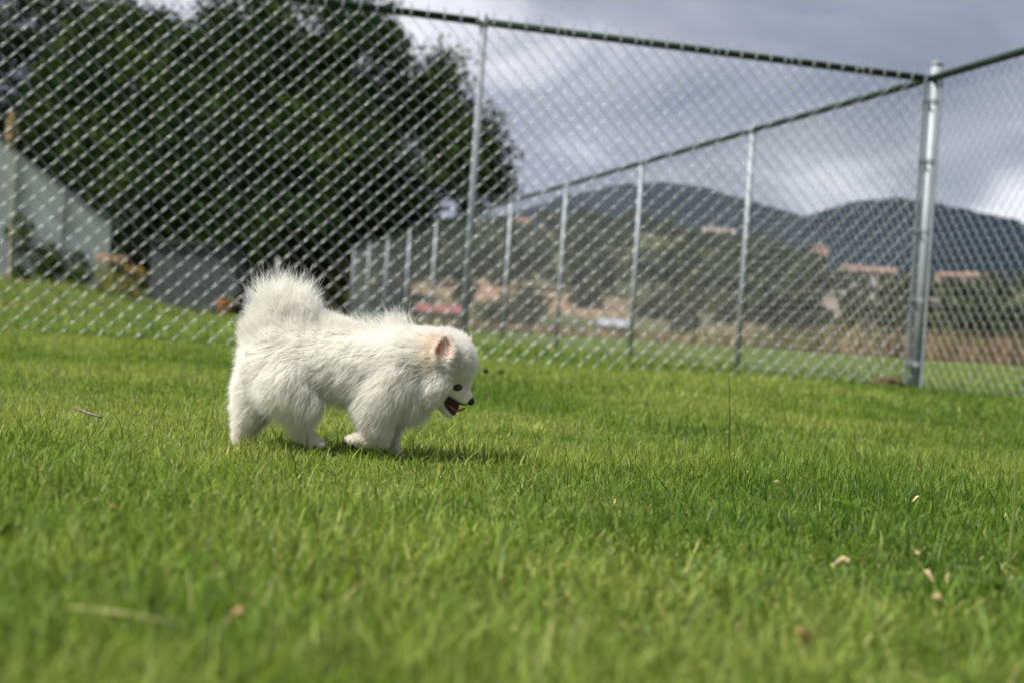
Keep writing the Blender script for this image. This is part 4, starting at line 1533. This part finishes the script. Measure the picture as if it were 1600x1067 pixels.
V, Q = [], []
for d_ in (-8, 8):
    for (a_, b_) in outl:
        V.append(tuple(D(a_, b_, d_ * (1 - .45 * (a_ - 689) / 28)) - Vector(dl)))
no = len(outl)
mo = bpy.data.meshes.new('mouth_lining')
mo.from_pydata(V, [], [tuple(range(no)), tuple(range(2 * no - 1, no - 1, -1))] + [(i + no, (i + 1) % no + no, (i + 1) % no, i) for i in range(no)])
link('mouth_lining', mo, M['mouth'], dog)
# lips along the upper and lower jaws
for sgn in (-1, 1):
    mb = MB()
    mb.tube([D(690, 613, 11 * sgn) - Vector(dl), D(699, 618, 14 * sgn) - Vector(dl), D(710, 626, 13 * sgn) - Vector(dl), D(720, 631, 9.5 * sgn) - Vector(dl), D(729, 632.5, 3 * sgn) - Vector(dl)], [.0008, .0012, .0013, .0012, .0009], 8)
    mb.build('lip', M['lip'], dog, True)
    mb = MB()
    mb.tube([D(689, 616, 8 * sgn) - Vector(dl), D(697, 634, 8 * sgn) - Vector(dl), D(706, 645.5, 5 * sgn) - Vector(dl), D(711, 648, 0) - Vector(dl)], [.0008, .0013, .0013, .0010], 8)
    mb.build('lip', M['lip'], dog, True)
# tongue: flat tapering slab out of the mouth
V, Q = [], []
cl = [D(698, 630, 0), D(704, 636, 0), D(711, 641, 0), D(718, 641.5, 0), D(726, 638.5, 0)]
wd_ = [.006, .0065, .006, .0045, .0012]
for p_, w_ in zip(cl, wd_):
    p_ = p_ - Vector(dl)
    for j in (-1, -.5, 0, .5, 1):
        V.append(tuple(p_ + Vector((0, j * w_, 0)) + Vector(upv) * (.0012 * j * j)))
for i in range(4):
    for j in range(4):
        k0 = i * 5 + j
        Q.append((k0, k0 + 1, k0 + 6, k0 + 5))
to = link('tongue', mesh_np('tongue', V, [Q], None, True), M['tongue'], dog)
md = to.modifiers.new('thick', 'SOLIDIFY'); md.thickness = .0026; md.offset = 0
# paw pads of the lifted paws
M['pad'] = noise_mat('dark_paw_pad', (.02, .017, .016), (.05, .04, .036), 200, .7)
for px, py, dz in ((541, 690, -32), (549, 696, -33), (493, 699, -36)):
    ellip('paw_pad', np.array(D(px, py, dz)) - dl, (.006, .006, .005), M['pad'], None, 2)
# toes of the paws
for a, b_, c_ in ((503, 694, -38), (502, 696, -30), (628, 713, 13), (622, 715, 12), (372, 693, 22)):
    ellip('toe', np.array(D(a, b_, c_)) - dl, (.006, .005, .005), M['skin'], None, 2)

# ------------------------------------------------------------------ haze
mb = MB(); mb.box((0, 2650, 245), (9000, 5500, 494)); 
hm_ = bpy.data.materials.new('haze'); hm_.use_nodes = True
hn_, hl_ = hm_.node_tree.nodes, hm_.node_tree.links
hn_.clear()
pv = N(hn_, 'ShaderNodeVolumePrincipled')
pv.inputs['Color'].default_value = (.38, .62, 1.0, 1)
pv.inputs['Density'].default_value = 1.6e-5
pv.inputs['Anisotropy'].default_value = 0.0
ho = N(hn_, 'ShaderNodeOutputMaterial')
hl_.new(pv.outputs[0], ho.inputs['Volume'])
hz = mb.build('haze', hm_)
tag(hz, kind='stuff')
